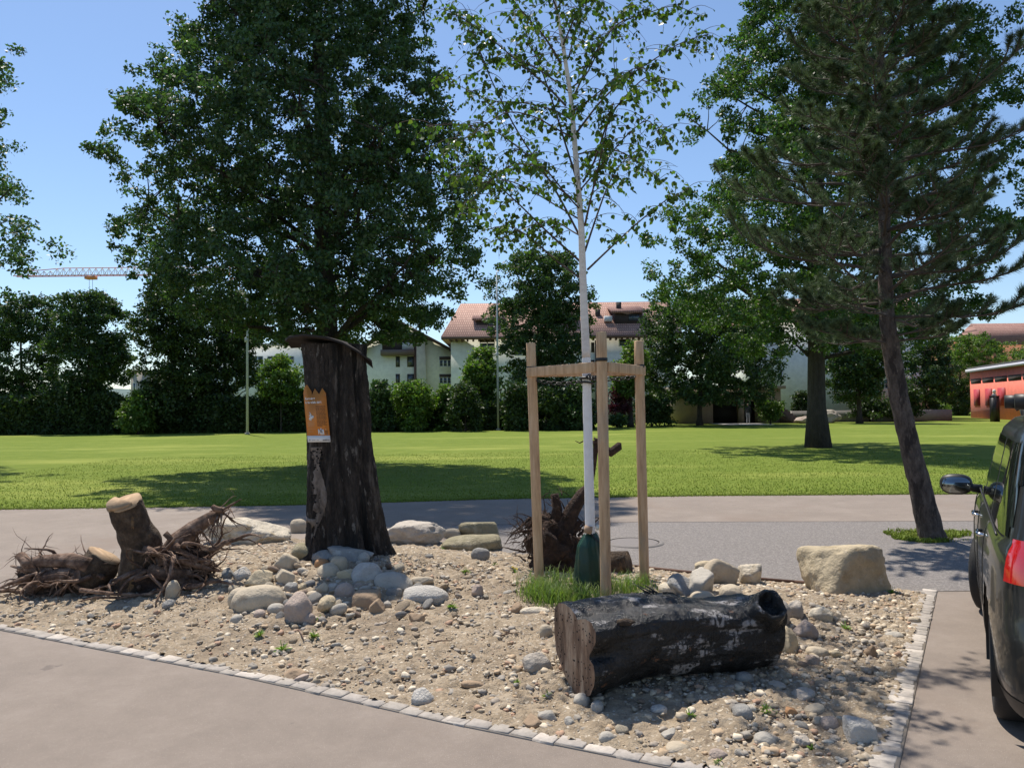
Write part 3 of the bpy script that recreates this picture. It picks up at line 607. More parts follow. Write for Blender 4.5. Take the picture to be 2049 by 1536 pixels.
# slate cap: bent slab
cpx = [(577, 685, 0), (592, 680, 0), (625, 680, 0), (668, 684, 0), (700, 692, 0), (722, 708, 0), (744, 725, 0)]
cm = MB(); top = []; 
for i, (x, y, _) in enumerate(cpx):
    c = wp(x, y, SY); half = (.12, .28, .38, .40, .37, .25, .06)[i]
    for j in range(7):
        u = j/6*2-1; yy2 = c[1]+u*half*.95; zz = c[2]-.03*u-.02*u*u-.02*math.sin(i*2+j*1.7)*.5
        top.append((c[0], yy2, zz+.012))
top = np.array(top); bot = top-np.array([0, 0, .02]); I = np.arange(49).reshape(7, 7)
cm.add(np.r_[top, bot], np.r_[np.stack([I[:-1, :-1], I[1:, :-1], I[1:, 1:], I[:-1, 1:]], -1).reshape(-1, 4), 49+np.stack([I[:-1, :-1], I[:-1, 1:], I[1:, 1:], I[1:, :-1]], -1).reshape(-1, 4)])
ring = list(I[0])+list(I[1:, -1])+list(I[-1, -2::-1])+list(I[-2:0:-1, 0])
cm.add(np.r_[top, bot], [(ring[i], ring[(i+1) % len(ring)], ring[(i+1) % len(ring)]+49, ring[i]+49) for i in range(len(ring))])
part(cm, 'cap', MT['cap'], stump, False)
# ---------------------------------------------------------------- sign on the stump
ps, _ = surf(636, 885); sY = min(surf(x, y)[0][1] for x in (620, 636, 655) for y in (800, 840, 880))-.02
def sp(x, y, off=0):   # sign plane: slight turn to the left
    return wp(x, y, sY-off)
sg = thing('information_sign', 'orange crown-topped information board fixed to the tall stump', 'sign', sp(636, 830))
outl = [(607, 786), (609, 776), (612.5, 770), (615, 770), (623.2, 783), (624.2, 789.5), (630, 777), (638.5, 788.5), (644.8, 776), (652, 786), (661.5, 884), (616, 884.5)]
def plate(mb, px_, off, th):
    a = [sp(x, y, off+th) for x, y in px_]; b_ = [sp(x, y, off) for x, y in px_]; n_ = len(a)
    mb.add(np.array(a+b_), [tuple(range(n_)), tuple(range(2*n_-1, n_-1, -1))]+[(i, i+n_, (i+1) % n_+n_, (i+1) % n_) for i in range(n_)])
orange = flat('orange_print', (.60, .215, .04), .55); whitep = flat('white_print', (.72, .70, .68), .6); darkp = flat('dark_print', (.16, .07, .025), .6)
sm_ = MB(); plate(sm_, outl, 0, .008); board = part(sm_, 'board', orange, sg)
sm_ = MB(); plate(sm_, [(614.6, 871.5), (660.3, 871), (661.5, 884), (616, 884.5)], .008, .0015); part(sm_, 'footer', whitep, sg)
U_ = (np.array(sp(652, 786))-np.array(sp(607, 786))); ang = math.atan2(2.2, 1)   # baseline direction
def line_dir(): a_ = sp(609.8, 805.5); b_ = sp(641, 804.5); d = b_-a_; return d/np.linalg.norm(d)
def text(s, px, py, hpx, mat, name, wpx=None, off=.0105, bold=.0):
    cu = bpy.data.curves.new('text', 'FONT'); cu.body = s; cu.size = 1; cu.offset = bold; cu.extrude = 0
    to = bpy.data.objects.new('text', cu); COL.objects.link(to); bpy.context.view_layer.update()
    me = bpy.data.meshes.new_from_object(to.evaluated_get(bpy.context.evaluated_depsgraph_get())); bpy.data.objects.remove(to)
    v = np.array([x.co[:] for x in me.vertices]); sc_ = hpx*spx/.7
    if wpx: sx = wpx*spx/(v[:, 0].max()-v[:, 0].min())
    else: sx = sc_
    d = line_dir(); up = np.array([-.095*1, 0, 1]); up = up/np.linalg.norm(up)
    o = sp(px, py, off); W = o+v[:, 0:1]*sx*d+v[:, 1:2]*sc_*up
    mb = MB(); mb.add(W, [tuple(p.vertices) for p in me.polygons]); ob = part(mb, name, mat, sg); bpy.data.meshes.remove(me); return ob
text('Karg aber', 610.5, 799.5, 4.2, whitep, 'heading', 19, bold=.03)
text('keinesfalls öde!', 611.2, 807.3, 4.2, whitep, 'heading', 30.5, bold=.03)
rt = random.Random(2)
bt = MB()      # body copy: rows of tiny word marks
for k in range(16):
    y = 812+k*2.62; x = 631.2+.098*(y-812)*1.0; end = x+19.5+rt.uniform(-2.5, .5) if k < 15 else x+11
    while x < end-1:
        l = min(rt.uniform(1.5, 5), end-x); plate(bt, [(x, y), (x+l, y-.02*l), (x+l+.1, y+1.25), (x+.1, y+1.25)], .0086, .0006); x += l+.7
part(bt, 'body_text', darkp, sg)
bt = MB()
for y, l in ((845, 13), (847.6, 15), (850.2, 14), (852.8, 13), (857.5, 15), (863, 10)):
    x = 615.5+.09*(y-845)
    plate(bt, [(x, y), (x+l, y-.3), (x+l, y+.35), (x, y+.65)], .0086, .0006)
part(bt, 'caption_text', flat('pale_print', (.62, .36, .2), .6), sg)
bt = MB()      # white bee mark
for pl in ([(617.5, 831.5), (621, 828.8), (624, 831), (622, 833)], [(618.5, 824.2), (619.5, 824.5), (624.5, 830.5), (623, 832)], [(620, 833.5), (623, 831.5), (626.5, 831.2), (628, 833.5), (626.8, 836.5), (624, 838.2), (621.5, 841), (618.8, 840), (618, 837)], [(622.5, 839.5), (623.3, 839.5), (623, 842.5), (622.4, 842.3)]):
    plate(bt, pl, .0086, .001)
part(bt, 'bee_mark', whitep, sg)
bt = MB()
for pl in ([(636.2, 859), (638, 857.8), (639.2, 869), (637.3, 868.2)], [(638, 858), (640.5, 863), (641.5, 868.5), (639, 864)], [(640.6, 857.2), (643, 856.2), (643.5, 870.5), (641.2, 869)], [(641, 860), (645.2, 859), (645, 863), (642, 866)], [(645, 859), (647.4, 858.5), (649.2, 869), (646.4, 869.5)], [(643.2, 862), (647.6, 869.5), (645.2, 870), (643.2, 866)]):
    plate(bt, pl, .0086, .001)
plate(bt, [(651, 859.5), (651.8, 857.6), (652.8, 859.5)], .0086, .001)
part(bt, 'figure_mark', whitep, sg)
bt = MB()
for y in (861.5, 864, 866.5): plate(bt, [(650.3, y), (656.6, y-.1), (656.7, y+1.1), (650.4, y+1.2)], .0086, .0006)
part(bt, 'logo_text', darkp, sg)
blk = flat('black_print', (.03, .03, .03), .6)
text('wohlen', 646, 881.6, 3.0, blk, 'footer_text', 13, bold=.03)
bt = MB()
plate(bt, [(618.3, 878.6), (620.6, 878.5), (620.8, 881), (618.5, 881.1)], .0098, .0006)
for x, l in ((621.4, 1), (624.4, 3.4), (628.3, 2.8), (633.8, 1.6), (635.8, 2)): plate(bt, [(x, 879.6), (x+l, 879.5), (x+l, 880.7), (x, 880.8)], .0098, .0006)
part(bt, 'footer_marks', flat('grey_print', (.3, .29, .29), .6), sg)
bt = MB()
for x, y in ((609.6, 789.5), (650.5, 790.5), (618.5, 868), (655.8, 868.5)):
    c = sp(x, y, .0085); bt.tube([c, c+np.array([0, -.004, 0])], .004, 8)
part(bt, 'screws', flat('screw_metal', (.35, .33, .3), .4, metal=1), sg)
# ---------------------------------------------------------------- uprooted stumps on the left
rr = random.Random(21)
b0 = bp(285, 1180); Yl = b0[1]+.1; k_ = Yl/F
us = thing('uprooted_stump', 'uprooted stump leaning left with a stepped saw cut and spreading roots', 'stump', (b0[0], Yl, h1(b0[0], Yl)))
t = MB(); cp = [wp(x, y, Yl+d) for x, y, d in ((278, 1197, .1), (282, 1168, .07), (287, 1128, .04), (283, 1092, 0), (269, 1052, -.05), (256, 1022, -.10), (249, 1005, -.135))]
cpi = np.array([[np.interp(s_, range(7), np.array(cp)[:, c]) for c in range(3)] for s_ in np.linspace(0, 6, 30)])
ri = np.interp(np.linspace(0, 6, 30), range(7), [58*k_, 48*k_, 42*k_, 37*k_, 34*k_, 32.5*k_, 32*k_])
t.tube(cpi, ri, 40, rough=.16, seed=3, nscale=7, cap=False); part(t, 'trunk', MT['rootbark'], us, True)
ax = cpi[-1]-cpi[-3]; ax /= np.linalg.norm(ax); nrm = ax
t = MB(); disc_on(t, cpi[-1]-nrm*.015, nrm, 32.5*k_, thick=.02); part(t, 'saw_cut', MT['cutwood'], us)
t = MB(); nn = nrm; u = np.cross(nn, (0, 0, 1.)); u /= np.linalg.norm(u); v = np.cross(nn, u); R_ = 31.5*k_
aa = np.linspace(.25, math.pi+.25, 18); hp = [cpi[-1]+nn*.0+(-math.cos(a_)*u*R_*1.0 + math.sin(a_)*(v)*R_*1.0) for a_ in aa]
sgn = 1 if np.dot(hp[9]-cpi[-1], (-1, .3, 0)) > 0 else -1
hp = [cpi[-1]+(-math.cos(a_)*u*R_ + sgn*math.sin(a_)*v*R_) for a_ in aa]
hp2 = [p+nn*.035 for p in hp]; m_ = len(hp)
t.add(np.array(hp+hp2), [tuple(range(m_, 2*m_)), tuple(range(m_-1, -1, -1))]+[(i, (i+1) % m_, (i+1) % m_+m_, i+m_) for i in range(m_)])
part(t, 'saw_step', MT['cutwood'], us)
t = MB()
big = [wp(x, y, Yl+d) for x, y, d in ((315, 1150, .05), (335, 1115, 0), (360, 1085, -.02), (390, 1056, -.02), (420, 1036, 0), (446, 1022, .02))]
t.tube(big, [.12, .11, .095, .075, .06, .03], 12, rough=.3, seed=5, nscale=12)
t.tube([big[-1], wp(462, 1010, Yl), wp(483, 998, Yl)], [.02, .012, .005], 6, rough=.2)
t.tube([big[-1], wp(430, 1018, Yl-.05), wp(424, 1012, Yl-.05)], [.03, .028, .02], 7, rough=.4)
t.tube([big[1], wp(345, 1080, Yl-.1), wp(330, 1066, Yl-.12)], [.04, .03, .026], 7, rough=.3)
for k in range(46):
    i = rr.randrange(0, 5); p = big[i]+(big[i+1]-big[i])*rr.random()
    walk(t, p, (rr.uniform(-.3, .9), rr.uniform(-1, .6), rr.uniform(-1, .3)), rr.uniform(.15, .42), rr.uniform(.005, .016), rr, 7, .38, -.12, 5, kids=2)
def spray(t, x0, x1, y0, y1, cnt, Y0, L0, L1, rlo, rhi, dx, dz, yd=(-1, .8), kids=2):
    for k in range(cnt):
        p = wp(rr.uniform(x0, x1), rr.uniform(y0, y1), Y0+rr.uniform(-.25, .3))
        walk(t, p, (rr.uniform(*dx), rr.uniform(*yd), rr.uniform(*dz)), rr.uniform(L0, L1), rr.uniform(rlo, rhi), rr, 8, .4, -.06, 6, kids=kids)
spray(t, 265, 420, 1095, 1200, 78, Yl, .2, .6, .01, .035, (-.4, 1), (-.3, .4))
for pts, r0, r1 in (([(300, 1140), (340, 1150), (380, 1165), (415, 1178), (410, 1200)], .06, .03), ([(320, 1120), (365, 1120), (400, 1132), (425, 1140)], .05, .01), ([(330, 1150), (360, 1145), (385, 1148)], .05, .04), ([(350, 1090), (375, 1110), (405, 1122), (412, 1155)], .03, .01)):
    t.tube([wp(x, y, Yl-.15) for x, y in pts], np.linspace(r0, r1, len(pts)), 10, rough=.3, nscale=14)
for pts in ([(350, 1170), (300, 1188), (240, 1195), (190, 1195), (150, 1205)], [(270, 1160), (300, 1150), (325, 1175), (330, 1200), (300, 1215)], [(160, 1180), (230, 1188), (290, 1190), (315, 1178)]):
    t.tube([wp(x, y, Yl-.35) for x, y in pts], np.linspace(.02, .006, len(pts)), 6, rough=.2)
part(t, 'roots', MT['rootwood'], us, True)
t = MB(); blob(t, wp(340, 1165, Yl+.1), (.38, .3, .2), 3, amp=.5, ns=4); blob(t, wp(375, 1120, Yl+.12), (.2, .2, .2), 5, amp=.6, ns=4); part(t, 'root_ball', MT['darkroot'], us, True)
# lying stump, far left
b0 = bp(150, 1185); Y2 = b0[1]+.1; k_ = Y2/F
ls = thing('uprooted_stump', 'low uprooted stump lying at the far left with a brown saw cut and tangled roots', 'stump', (b0[0], Y2, h1(b0[0], Y2)))
t = MB(); cp = [wp(x, y, Y2+d) for x, y, d in ((100, 1195, .2), (140, 1175, .12), (172, 1150, .05), (196, 1122, 0), (210, 1112, -.02))]
axl = np.array([.52, .12, .845]); axl /= np.linalg.norm(axl); cp[-2] = cp[-1]-axl*.10; cp[-3] = cp[-1]-axl*.24
cpi = np.array([[np.interp(s_, range(5), np.array(cp)[:, c]) for c in range(3)] for s_ in np.linspace(0, 4, 20)])
t.tube(cpi, np.linspace(.22, .145, 20), 36, rough=.25, seed=9, nscale=7, cap=False); part(t, 'trunk', MT['rootbark'], ls, True)
t = MB(); disc_on(t, cpi[-1]-axl*.01, axl, .148, thick=.02); part(t, 'saw_cut', MT['cutwood'], ls)
t = MB()
for pts, r0, r1 in (([(180, 1130), (140, 1122), (90, 1122), (55, 1128), (42, 1110)], .075, .045), ([(170, 1150), (120, 1150), (80, 1160), (60, 1185), (72, 1208), (95, 1200)], .07, .04),
                    ([(180, 1170), (150, 1180), (135, 1205), (140, 1225), (155, 1238)], .07, .022), ([(120, 1160), (100, 1140), (60, 1140), (35, 1135), (22, 1132)], .04, .008),
                    ([(150, 1160), (130, 1190), (125, 1215), (120, 1240)], .05, .02), ([(100, 1150), (75, 1145), (45, 1155)], .04, .012), ([(175, 1180), (160, 1195), (158, 1215), (140, 1222)], .025, .012)):
    t.tube([wp(x, y, Y2-.1+rr.uniform(-.1, .1)) for x, y in pts], np.linspace(r0, r1, len(pts)), 10, rough=.3, nscale=12, seed=len(pts))
spray(t, 45, 215, 1118, 1195, 92, Y2, .15, .5, .006, .028, (-1, .5), (-.3, .4))
spray(t, 20, 70, 1170, 1215, 14, Y2-.1, .1, .3, .004, .009, (-1, .5), (-.2, .8))
part(t, 'roots', MT['rootwood'], ls, True)
t = MB(); blob(t, wp(140, 1172, Y2+.12), (.36, .3, .2), 13, amp=.5, ns=4); blob(t, wp(95, 1150, Y2+.1), (.22, .2, .12), 15, amp=.6, ns=4); part(t, 'root_ball', MT['darkroot'], ls, True)
# root plate behind the birch
b0 = bp(1110, 1142); Y3 = b0[1]+.15; k_ = Y3/F
rp = thing('uprooted_root', 'dark uprooted root plate with an upright forked root behind the birch stakes', 'root', (b0[0], Y3, h1(b0[0], Y3)))
t = MB(); blob(t, wp(1105, 1090, Y3), (.25, .26, .31), 33, amp=.55, ns=3.2); blob(t, wp(1135, 1115, Y3), (.24, .26, .2), 34, amp=.5, ns=3.5); part(t, 'root_ball', MT['darkroot'], rp, True)
t = MB()
for pts, rs in (([(1130, 1110), (1130, 1060), (1145, 1020), (1165, 990), (1180, 970), (1188, 930), (1192, 895), (1190, 880)], (.11, .095, .075, .06, .035, .026, .026, .02)),
                ([(1192, 900), (1205, 895), (1222, 905), (1238, 893), (1240, 885)], (.035, .045, .05, .045, .02)), ([(1190, 890), (1196, 880), (1188, 876)], (.03, .025, .012)),
                ([(1187, 885), (1172, 880), (1160, 886), (1151, 882)], (.012, .008, .006, .003)), ([(1112, 1050), (1114, 1015), (1110, 988)], (.07, .05, .045)),
                ([(1105, 1080), (1130, 1065), (1155, 1050), (1163, 1042)], (.06, .045, .035, .02)), ([(1105, 1050), (1085, 1035), (1062, 1045)], (.06, .045, .02)), ([(1160, 1120), (1130, 1128), (1100, 1130)], (.06, .06, .05))):
    t.tube([wp(x, y, Y3-.08) for x, y in pts], rs, 10, rough=.3, nscale=12, seed=len(pts))
spray(t, 1050, 1165, 1030, 1130, 90, Y3, .12, .4, .005, .018, (-1, .6), (-.6, .6), (-1, .5))
spray(t, 1040, 1090, 1035, 1085, 50, Y3-.05, .1, .3, .003, .009, (-1, .2), (-1, .4))
spray(t, 1085, 1140, 990, 1050, 18, Y3, .1, .25, .003, .008, (-.5, .5), (0, 1))
part(t, 'roots', MT['darkroot'], rp, True)
t = MB(); t.tube([wp(1195, 1135, Y3+.05), wp(1225, 1130, Y3+.02), wp(1258, 1127, Y3-.05)], [.15, .145, .13], 24, rough=.22, nscale=9)
lg = t.build('short_log', MT['rootbark'], smooth=True); tag(lg, 'short rough brown log lying between the front and right stakes', 'log')
# ---------------------------------------------------------------- charred log with drilled end
e0 = bp(1150, 1385); e1 = bp(1535, 1318); ax = np.array([e1[0]-e0[0], e1[1]-e0[1], 0]); LL = np.linalg.norm(ax)*.955; ax /= np.linalg.norm(ax); lat = np.array([-ax[1], ax[0], 0])
fo = [(205, 720), (212, 665), (245, 620), (290, 604), (345, 612), (378, 640), (392, 668), (415, 650), (450, 630), (495, 632), (525, 680), (524, 745), (500, 810), (480, 850), (474, 882), (505, 905), (517, 960), (508, 1040), (480, 1120), (430, 1175), (390, 1200), (340, 1175), (290, 1120), (250, 1050), (215, 980), (203, 850)]
fo = np.array(fo, float); zz = (1200-fo[:, 1])/596*.50; ll = -(fo[:, 0]-365)/322*.56
def resamp(P, n):
    P = np.r_[P, P[:1]]; d = np.r_[0, np.cumsum(np.linalg.norm(np.diff(P, axis=0), axis=1))]; s = np.linspace(0, d[-1], n, endpoint=False); return np.c_[np.interp(s, d, P[:, 0]), np.interp(s, d, P[:, 1])]
prof = resamp(np.c_[ll, zz], 110); cen = prof.mean(0)
prof_s = prof.copy()
for _ in range(160): prof_s = (np.roll(prof_s, 1, 0)+prof_s*2+np.roll(prof_s, -1, 0))/4
prof_s = cen+(prof_s-cen)*1.10
bwt = np.where(prof[:, 1] < .33, 1.0, .45)
m = 70; V = []
z0 = h1(e0[0], e0[1])-.015; z1_ = h1(e1[0], e1[1])-.03
for i in range(m):
    t_ = i/(m-1); bw = (np.clip(t_*4.5, 0, 1)*bwt)[:, None]; p = (prof*(1-bw)+prof_s*bw)-cen; a_ = .10*t_; R2 = np.array([[math.cos(a_), -math.sin(a_)], [math.sin(a_), math.cos(a_)]]); p = p@R2.T
    # rear upper lobe fades out along the length, flare at the far end
    ang_ = np.arctan2(p[:, 1], p[:, 0]); lob = np.exp(-((ang_-1.05)/.55)**2); s_ = 1-.06*t_+.10*max(0, t_-.75)*2.0
    p = p*(s_*(1-.26*lob*np.clip((t_-.45)*3, 0, 1)))[:, None]
    if t_ > .8: 
        l2 = np.exp(-((ang_-2.0)/.5)**2); p = p*(1+.22*l2*((t_-.8)/.2))[:, None]
    bend = .03*math.sin(t_*3.1)
    P = np.array([e0[0], e0[1], 0])+ax*(LL*t_)+lat[None]*(p[:, 0:1]+cen[0]+bend)+np.array([0, 0, 1.])*(p[:, 1:2]+cen[1]+z0*(1-t_)+z1_*t_+.02*math.sin(t_*5))
    nz = .024*fbm(P*5, 4, 5)+.012*fbm(P*np.array([16, 16, 26]), 3, 8); c_ = P.mean(0); d_ = P-c_; d_ /= np.linalg.norm(d_, axis=1)[:, None]
    V.append(P+d_*(nz*(1 if 0 < i else 0))[:, None])
V = np.array(V); idx = np.arange(m*110).reshape(m, 110); A, Bq = idx[:-1], idx[1:]
lgt = thing('charred_log', 'thick black charred log with white patches and a heart-shaped drilled end', 'log', (e0[0], e0[1], h1(e0[0], e0[1])))
t = MB(); t.add(V.reshape(-1, 3), np.stack([A, Bq, np.roll(Bq, -1, 1), np.roll(A, -1, 1)], -1).reshape(-1, 4)); 
part(t, 'bark', MT['charred'], lgt, True)
t = MB(); c_ = V[0].mean(0); t.add(np.r_[V[0], [c_]], [(i, (i+1) % 110, 110) for i in range(110)]); part(t, 'sawn_end', MT['logend'], lgt)
t = MB(); c_ = V[-1].mean(0); t.add(np.r_[V[-1], [c_+ax*.02]], [((i+1) % 110, i, 110) for i in range(110)]); part(t, 'far_end', MT['logend'], lgt)
t = MB(); rh = random.Random(8); poly = prof.copy(); cnt = 0
while cnt < 85:
    p = np.array([rh.uniform(poly[:, 0].min(), poly[:, 0].max()), rh.uniform(0.03, .5)])
    if not inside(p[None], poly)[0] or edged(p[None], poly)[0] < .018: continue
    if edged(p[None], poly)[0] > .11 and rh.random() < .8: continue
    c_ = np.array([e0[0], e0[1], 0])+lat*p[0]+np.array([0, 0, p[1]+z0]); t = MB(); t.tube([c_-ax*.0015, c_+ax*.01], rh.choice([.0035, .0045, .006]), 8); cnt += 1; part(t, 'drilled_hole', MT['hole'], lgt)
# broken branch stub (hollow ring) near the far end
sc_ = wp(1512, 1196, e1[1]-.22); sc_ = V[int(m*.9)][np.argmax([v_[2] - .9*np.dot(v_-V[int(m*.9)].mean(0), lat) for v_ in V[int(m*.9)]])]
dd = np.array([.18, -.72, .62]); dd /= np.linalg.norm(dd); u = np.cross(dd, (0, 0, 1.)); u /= np.linalg.norm(u); v = np.cross(dd, u)
t = MB(); a = np.arange(30)*2*np.pi/30; rings = []
for rad0, off in ((.125, -.10), (.108, 0), (.10, .05), (.095, .068), (.078, .07), (.07, .04), (.05, -.01), (.01, -.015)):
    rr_ = rad0*(1+.10*np.sin(a*3+1)+.06*np.sin(a*5)+.04*np.sin(a*9+off*40)); rings.append(sc_+dd*(off+.012*np.sin(a*4)[:, None]) + (np.cos(a)*rr_)[:, None]*u + (np.sin(a)*rr_)[:, None]*v)
rg = np.array(rings); I = np.arange(rg.shape[0]*30).reshape(-1, 30); t.add(rg.reshape(-1, 3), np.stack([I[:-1], np.roll(I[:-1], -1, 1), np.roll(I[1:], -1, 1), I[1:]], -1).reshape(-1, 4))
part(t, 'branch_stub', MT['charred'], lgt, True)
t = MB(); q_ = V[int(m*.16)]; c_ = q_.mean(0); kn = max(q_, key=lambda v_: -np.dot(v_-c_, lat)*1.0+.25*v_[2]); blob(t, kn+np.array([0, 0, .03]), (.05, .03, .02), 4, 3, .4); part(t, 'knot', MT['rootbark'], lgt, True)
t = MB(); q_ = V[int(m*.45)]; top_ = q_[np.argmax(q_[:, 2])]
for k in range(5): walk(t, top_+np.array([rh.uniform(-.06, .06), .05, .0]), (rh.uniform(-1, 1), .1, .15), .12, .008, rh, 4, .3, 0, 5)
part(t, 'bark_flakes', MT['charred'], lgt)
# ---------------------------------------------------------------- birch stakes
fs = bp(1213, 1203); lsx = bp(1080, 1168); rsx = bp(1290, 1170)
sup = thing('tree_support', 'three peeled wooden stakes joined by crossbars around the young birch', 'tree support', (fs[0], fs[1], h1(fs[0], fs[1])))
tops = []
for (bx, tpx, tpy, rr0) in ((lsx, 1062, 687, 9.3), (fs, 1203, 665, 10.6), (rsx, 1278, 683, 9.3)):
    tp = wp(tpx, tpy, bx[1]); bt_ = np.array(bx)-np.array([0, 0, .15]); k0 = bx[1]/F
    P = [bt_+(tp-bt_)*s_ for s_ in np.linspace(0, 1, 14)]; t = MB(); R = [rr0*k0*1.04]*13+[rr0*k0*.99]
    P.append(tp+(tp-bt_)*.002); R.append(rr0*k0*.90)
    t.tube(P, R, 20, rough=.035, nscale=4, seed=int(tpx)); part(t, 'stake', MT['stake'], sup, True); tops.append((bt_, tp, rr0*k0))
def on(i, py):
    b_, t_, r_ = tops[i]; y0 = px_of(*b_)[1]; y1 = px_of(*t_)[1]; return b_+(t_-b_)*((y0-py)/(y0-y1))
def bar(p, q, hh, th):
    t = MB(); p = np.array(p); q = np.array(q); d = q-p; d /= np.linalg.norm(d); n = np.cross(d, (0, 0, 1.)); n /= np.linalg.norm(n); u = np.cross(n, d)
    P = [];
    for s_ in (p, q):
        for a_, b_ in ((-1, -1), (1, -1), (1, 1), (-1, 1)): P.append(s_+n*a_*th/2+u*b_*hh/2)
    t.add(P, [(0, 1, 2, 3), (7, 6, 5, 4), (0, 4, 5, 1), (1, 5, 6, 2), (2, 6, 7, 3), (3, 7, 4, 0)]); o = part(t, 'crossbar', MT['stake'], sup)
    bv = o.modifiers.new('bevel', 'BEVEL'); bv.width = .006; bv.segments = 2
pl, pf, pr_ = on(0, 745), on(1, 735), on(2, 742)
off_ = lambda a_, b_: (b_-a_)/np.linalg.norm(b_-a_)
ol = np.array([0, -.05, 0])
bar(pl+ol-off_(pl, pf)*.06+np.array([0, 0, .0]), pf+np.array([-.05, .0, 0])+off_(pl, pf)*.0, .088, .032)
bar(pf+np.array([.05, 0, 0]), pr_+ol+off_(pf, pr_)*.09, .085, .032)
bar(pl+np.array([0, .06, .0]), pr_+np.array([0, .06, .0]), .085, .032)
bk = flat('black_rubber', (.012, .012, .012), .5)
t = MB()
for i, py in ((0, 737), (1, 720), (2, 733)):
    c_ = on(i, py); a_ = (tops[i][1]-tops[i][0]); a_ /= np.linalg.norm(a_); t = MB(); t.tube([c_-a_*.014, c_+a_*.014], tops[i][2]*1.12, 20, rough=.02); part(t, 'rubber_band', bk, sup)
Yb = (lsx[1]+rsx[1]+fs[1])/3+.02
bt_c = wp(1174, 757, Yb)
t = MB()
def torus(mb, c, n_, R, r, u_=None, el=1.0, k=14):
    n_ = np.array(n_, float); n_ /= np.linalg.norm(n_); u = np.cross(n_, (.1, .2, 1.)); u /= np.linalg.norm(u)
    if u_ is not None: u = np.array(u_, float); u -= n_*np.dot(u, n_); u /= np.linalg.norm(u)
    v = np.cross(n_, u); a = np.linspace(0, 2*np.pi, k+1); mb.tube([c+u*math.cos(x)*R*el+v*math.sin(x)*R for x in a], r, 6, cap=False)
for i, dz in ((0, .02), (1, .05), (2, .03)):
    s0 = on(i, (760, 750, 752)[i]); e_ = bt_c+np.array([0, 0, (-.02, .03, .02)[i]]); d = e_-s0; L_ = np.linalg.norm(d); d /= L_; n_ = int(L_/.045)
    for k in range(n_):
        c_ = s0+d*(k+.5)*L_/n_+np.array([0, 0, -.03*math.sin(math.pi*(k+.5)/n_)]); torus(t, c_, (0, -.6, .8) if k % 2 else (0, 1, .2), .016, .0055, d, 1.5, 10)
torus(t, bt_c, (0, .1, 1), .055, .012); torus(t, bt_c+np.array([0, 0, -.04]), (0.1, .1, 1), .055, .01)
part(t, 'chain_tie', bk, sup)
# ---------------------------------------------------------------- birch
bz = h1(wp(1183, 1190, Yb)[0], Yb)
bpx = [(1184, 1200, 11), (1181, 1060, 10), (1176, 850, 9), (1173, 715, 8.6), (1168, 600, 7.6), (1163, 450, 6.4), (1155, 350, 5.6), (1143, 200, 4.6), (1125, 80, 3.8), (1110, 0, 3.2), (1095, -120, 2.4), (1088, -260, 1.2)]
kk = Yb/F
bpts = np.array([wp(x, y, Yb) for x, y, r in bpx]); brd = np.array([r*kk for *_, r in bpx]); bpts[0, 2] = bz
bt_root = thing('birch_tree', 'young birch with white-painted trunk held between three wooden stakes', 'tree', bpts[0])
t = MB(); s_ = np.linspace(0, 3, 30); P = np.c_[[np.interp(s_, range(12), bpts[:, c]) for c in range(3)]].T; t.tube(P, np.interp(s_, range(12), brd), 16, rough=.05, nscale=9, cap=False); part(t, 'painted_trunk', MT['whitewash'], bt_root, True)
t = MB(); s_ = np.linspace(2.99, 11, 60); P = np.c_[[np.interp(s_, range(12), bpts[:, c]) for c in range(3)]].T; t.tube(P, np.interp(s_, range(12), brd)*.99, 12, rough=.06, nscale=10); part(t, 'upper_trunk', MT['birch'], bt_root, True)
zc = lambda X, Yz: (780+X/2.743, Yz/2.743)
BR = [[(1050, 1310), (900, 1020), (700, 730), (560, 450), (480, 250), (430, 80)], [(1030, 1000), (960, 780), (900, 580), (850, 430), (780, 260), (700, 60)], [(1045, 1435), (860, 1270), (700, 1110), (560, 990), (430, 900)],
      [(1050, 1530), (900, 1420), (760, 1290), (640, 1230), (500, 1270)], [(1070, 1240), (1100, 1100), (1150, 900), (1190, 700), (1230, 560)], [(1070, 1380), (1130, 1200), (1190, 1030), (1260, 900), (1360, 820)],
      [(1085, 1480), (1200, 1370), (1340, 1240), (1520, 1090), (1640, 1040)], [(1005, 540), (1100, 330), (1220, 150), (1320, 20)], [(1060, 1000), (1130, 880), (1200, 640), (1300, 520), (1420, 400), (1520, 480)],
      [(940, 350), (850, 200), (740, 80), (640, -40)], [(965, 580), (860, 470), (740, 370), (600, 250), (450, 130), (300, 50)], [(1025, 730), (1150, 560), (1290, 430), (1430, 340), (1600, 230), (1740, 190)],
      [(950, 250), (1000, 130), (1060, 0), (1100, -120)], [(985, 310), (1010, 200), (1040, 60), (1050, -100)], [(1035, 1200), (900, 1120), (700, 1000), (500, 960), (300, 970)], [(1030, 1110), (880, 1000), (760, 850), (560, 700), (380, 680), (200, 690)],
      [(1000, 660), (900, 600), (720, 560), (560, 560), (400, 480), (260, 420)], [(920, 60), (860, -100), (780, -240)], [(1000, 480), (1080, 420), (1160, 240), (1250, 120), (1400, 80), (1560, 20), (1700, 90)], [(1040, 1050), (1200, 860), (1300, 740), (1420, 640), (1490, 760)],
      [(990, 620), (1080, 560), (1180, 480), (1330, 380)], [(980, 500), (820, 380), (700, 330), (560, 330), (460, 420)], [(1010, 760), (900, 700), (800, 640), (640, 600), (420, 760), (300, 830)], [(1045, 1150), (960, 1060), (840, 900), (640, 900), (450, 1100), (380, 1180)], [(1060, 1300), (1000, 1270), (900, 1200), (760, 1240), (560, 1330)],
      [(1020, 850), (1150, 820), (1280, 830), (1400, 920), (1500, 1000)]]
tw = MB(); leafP = []; rb = random.Random(5)
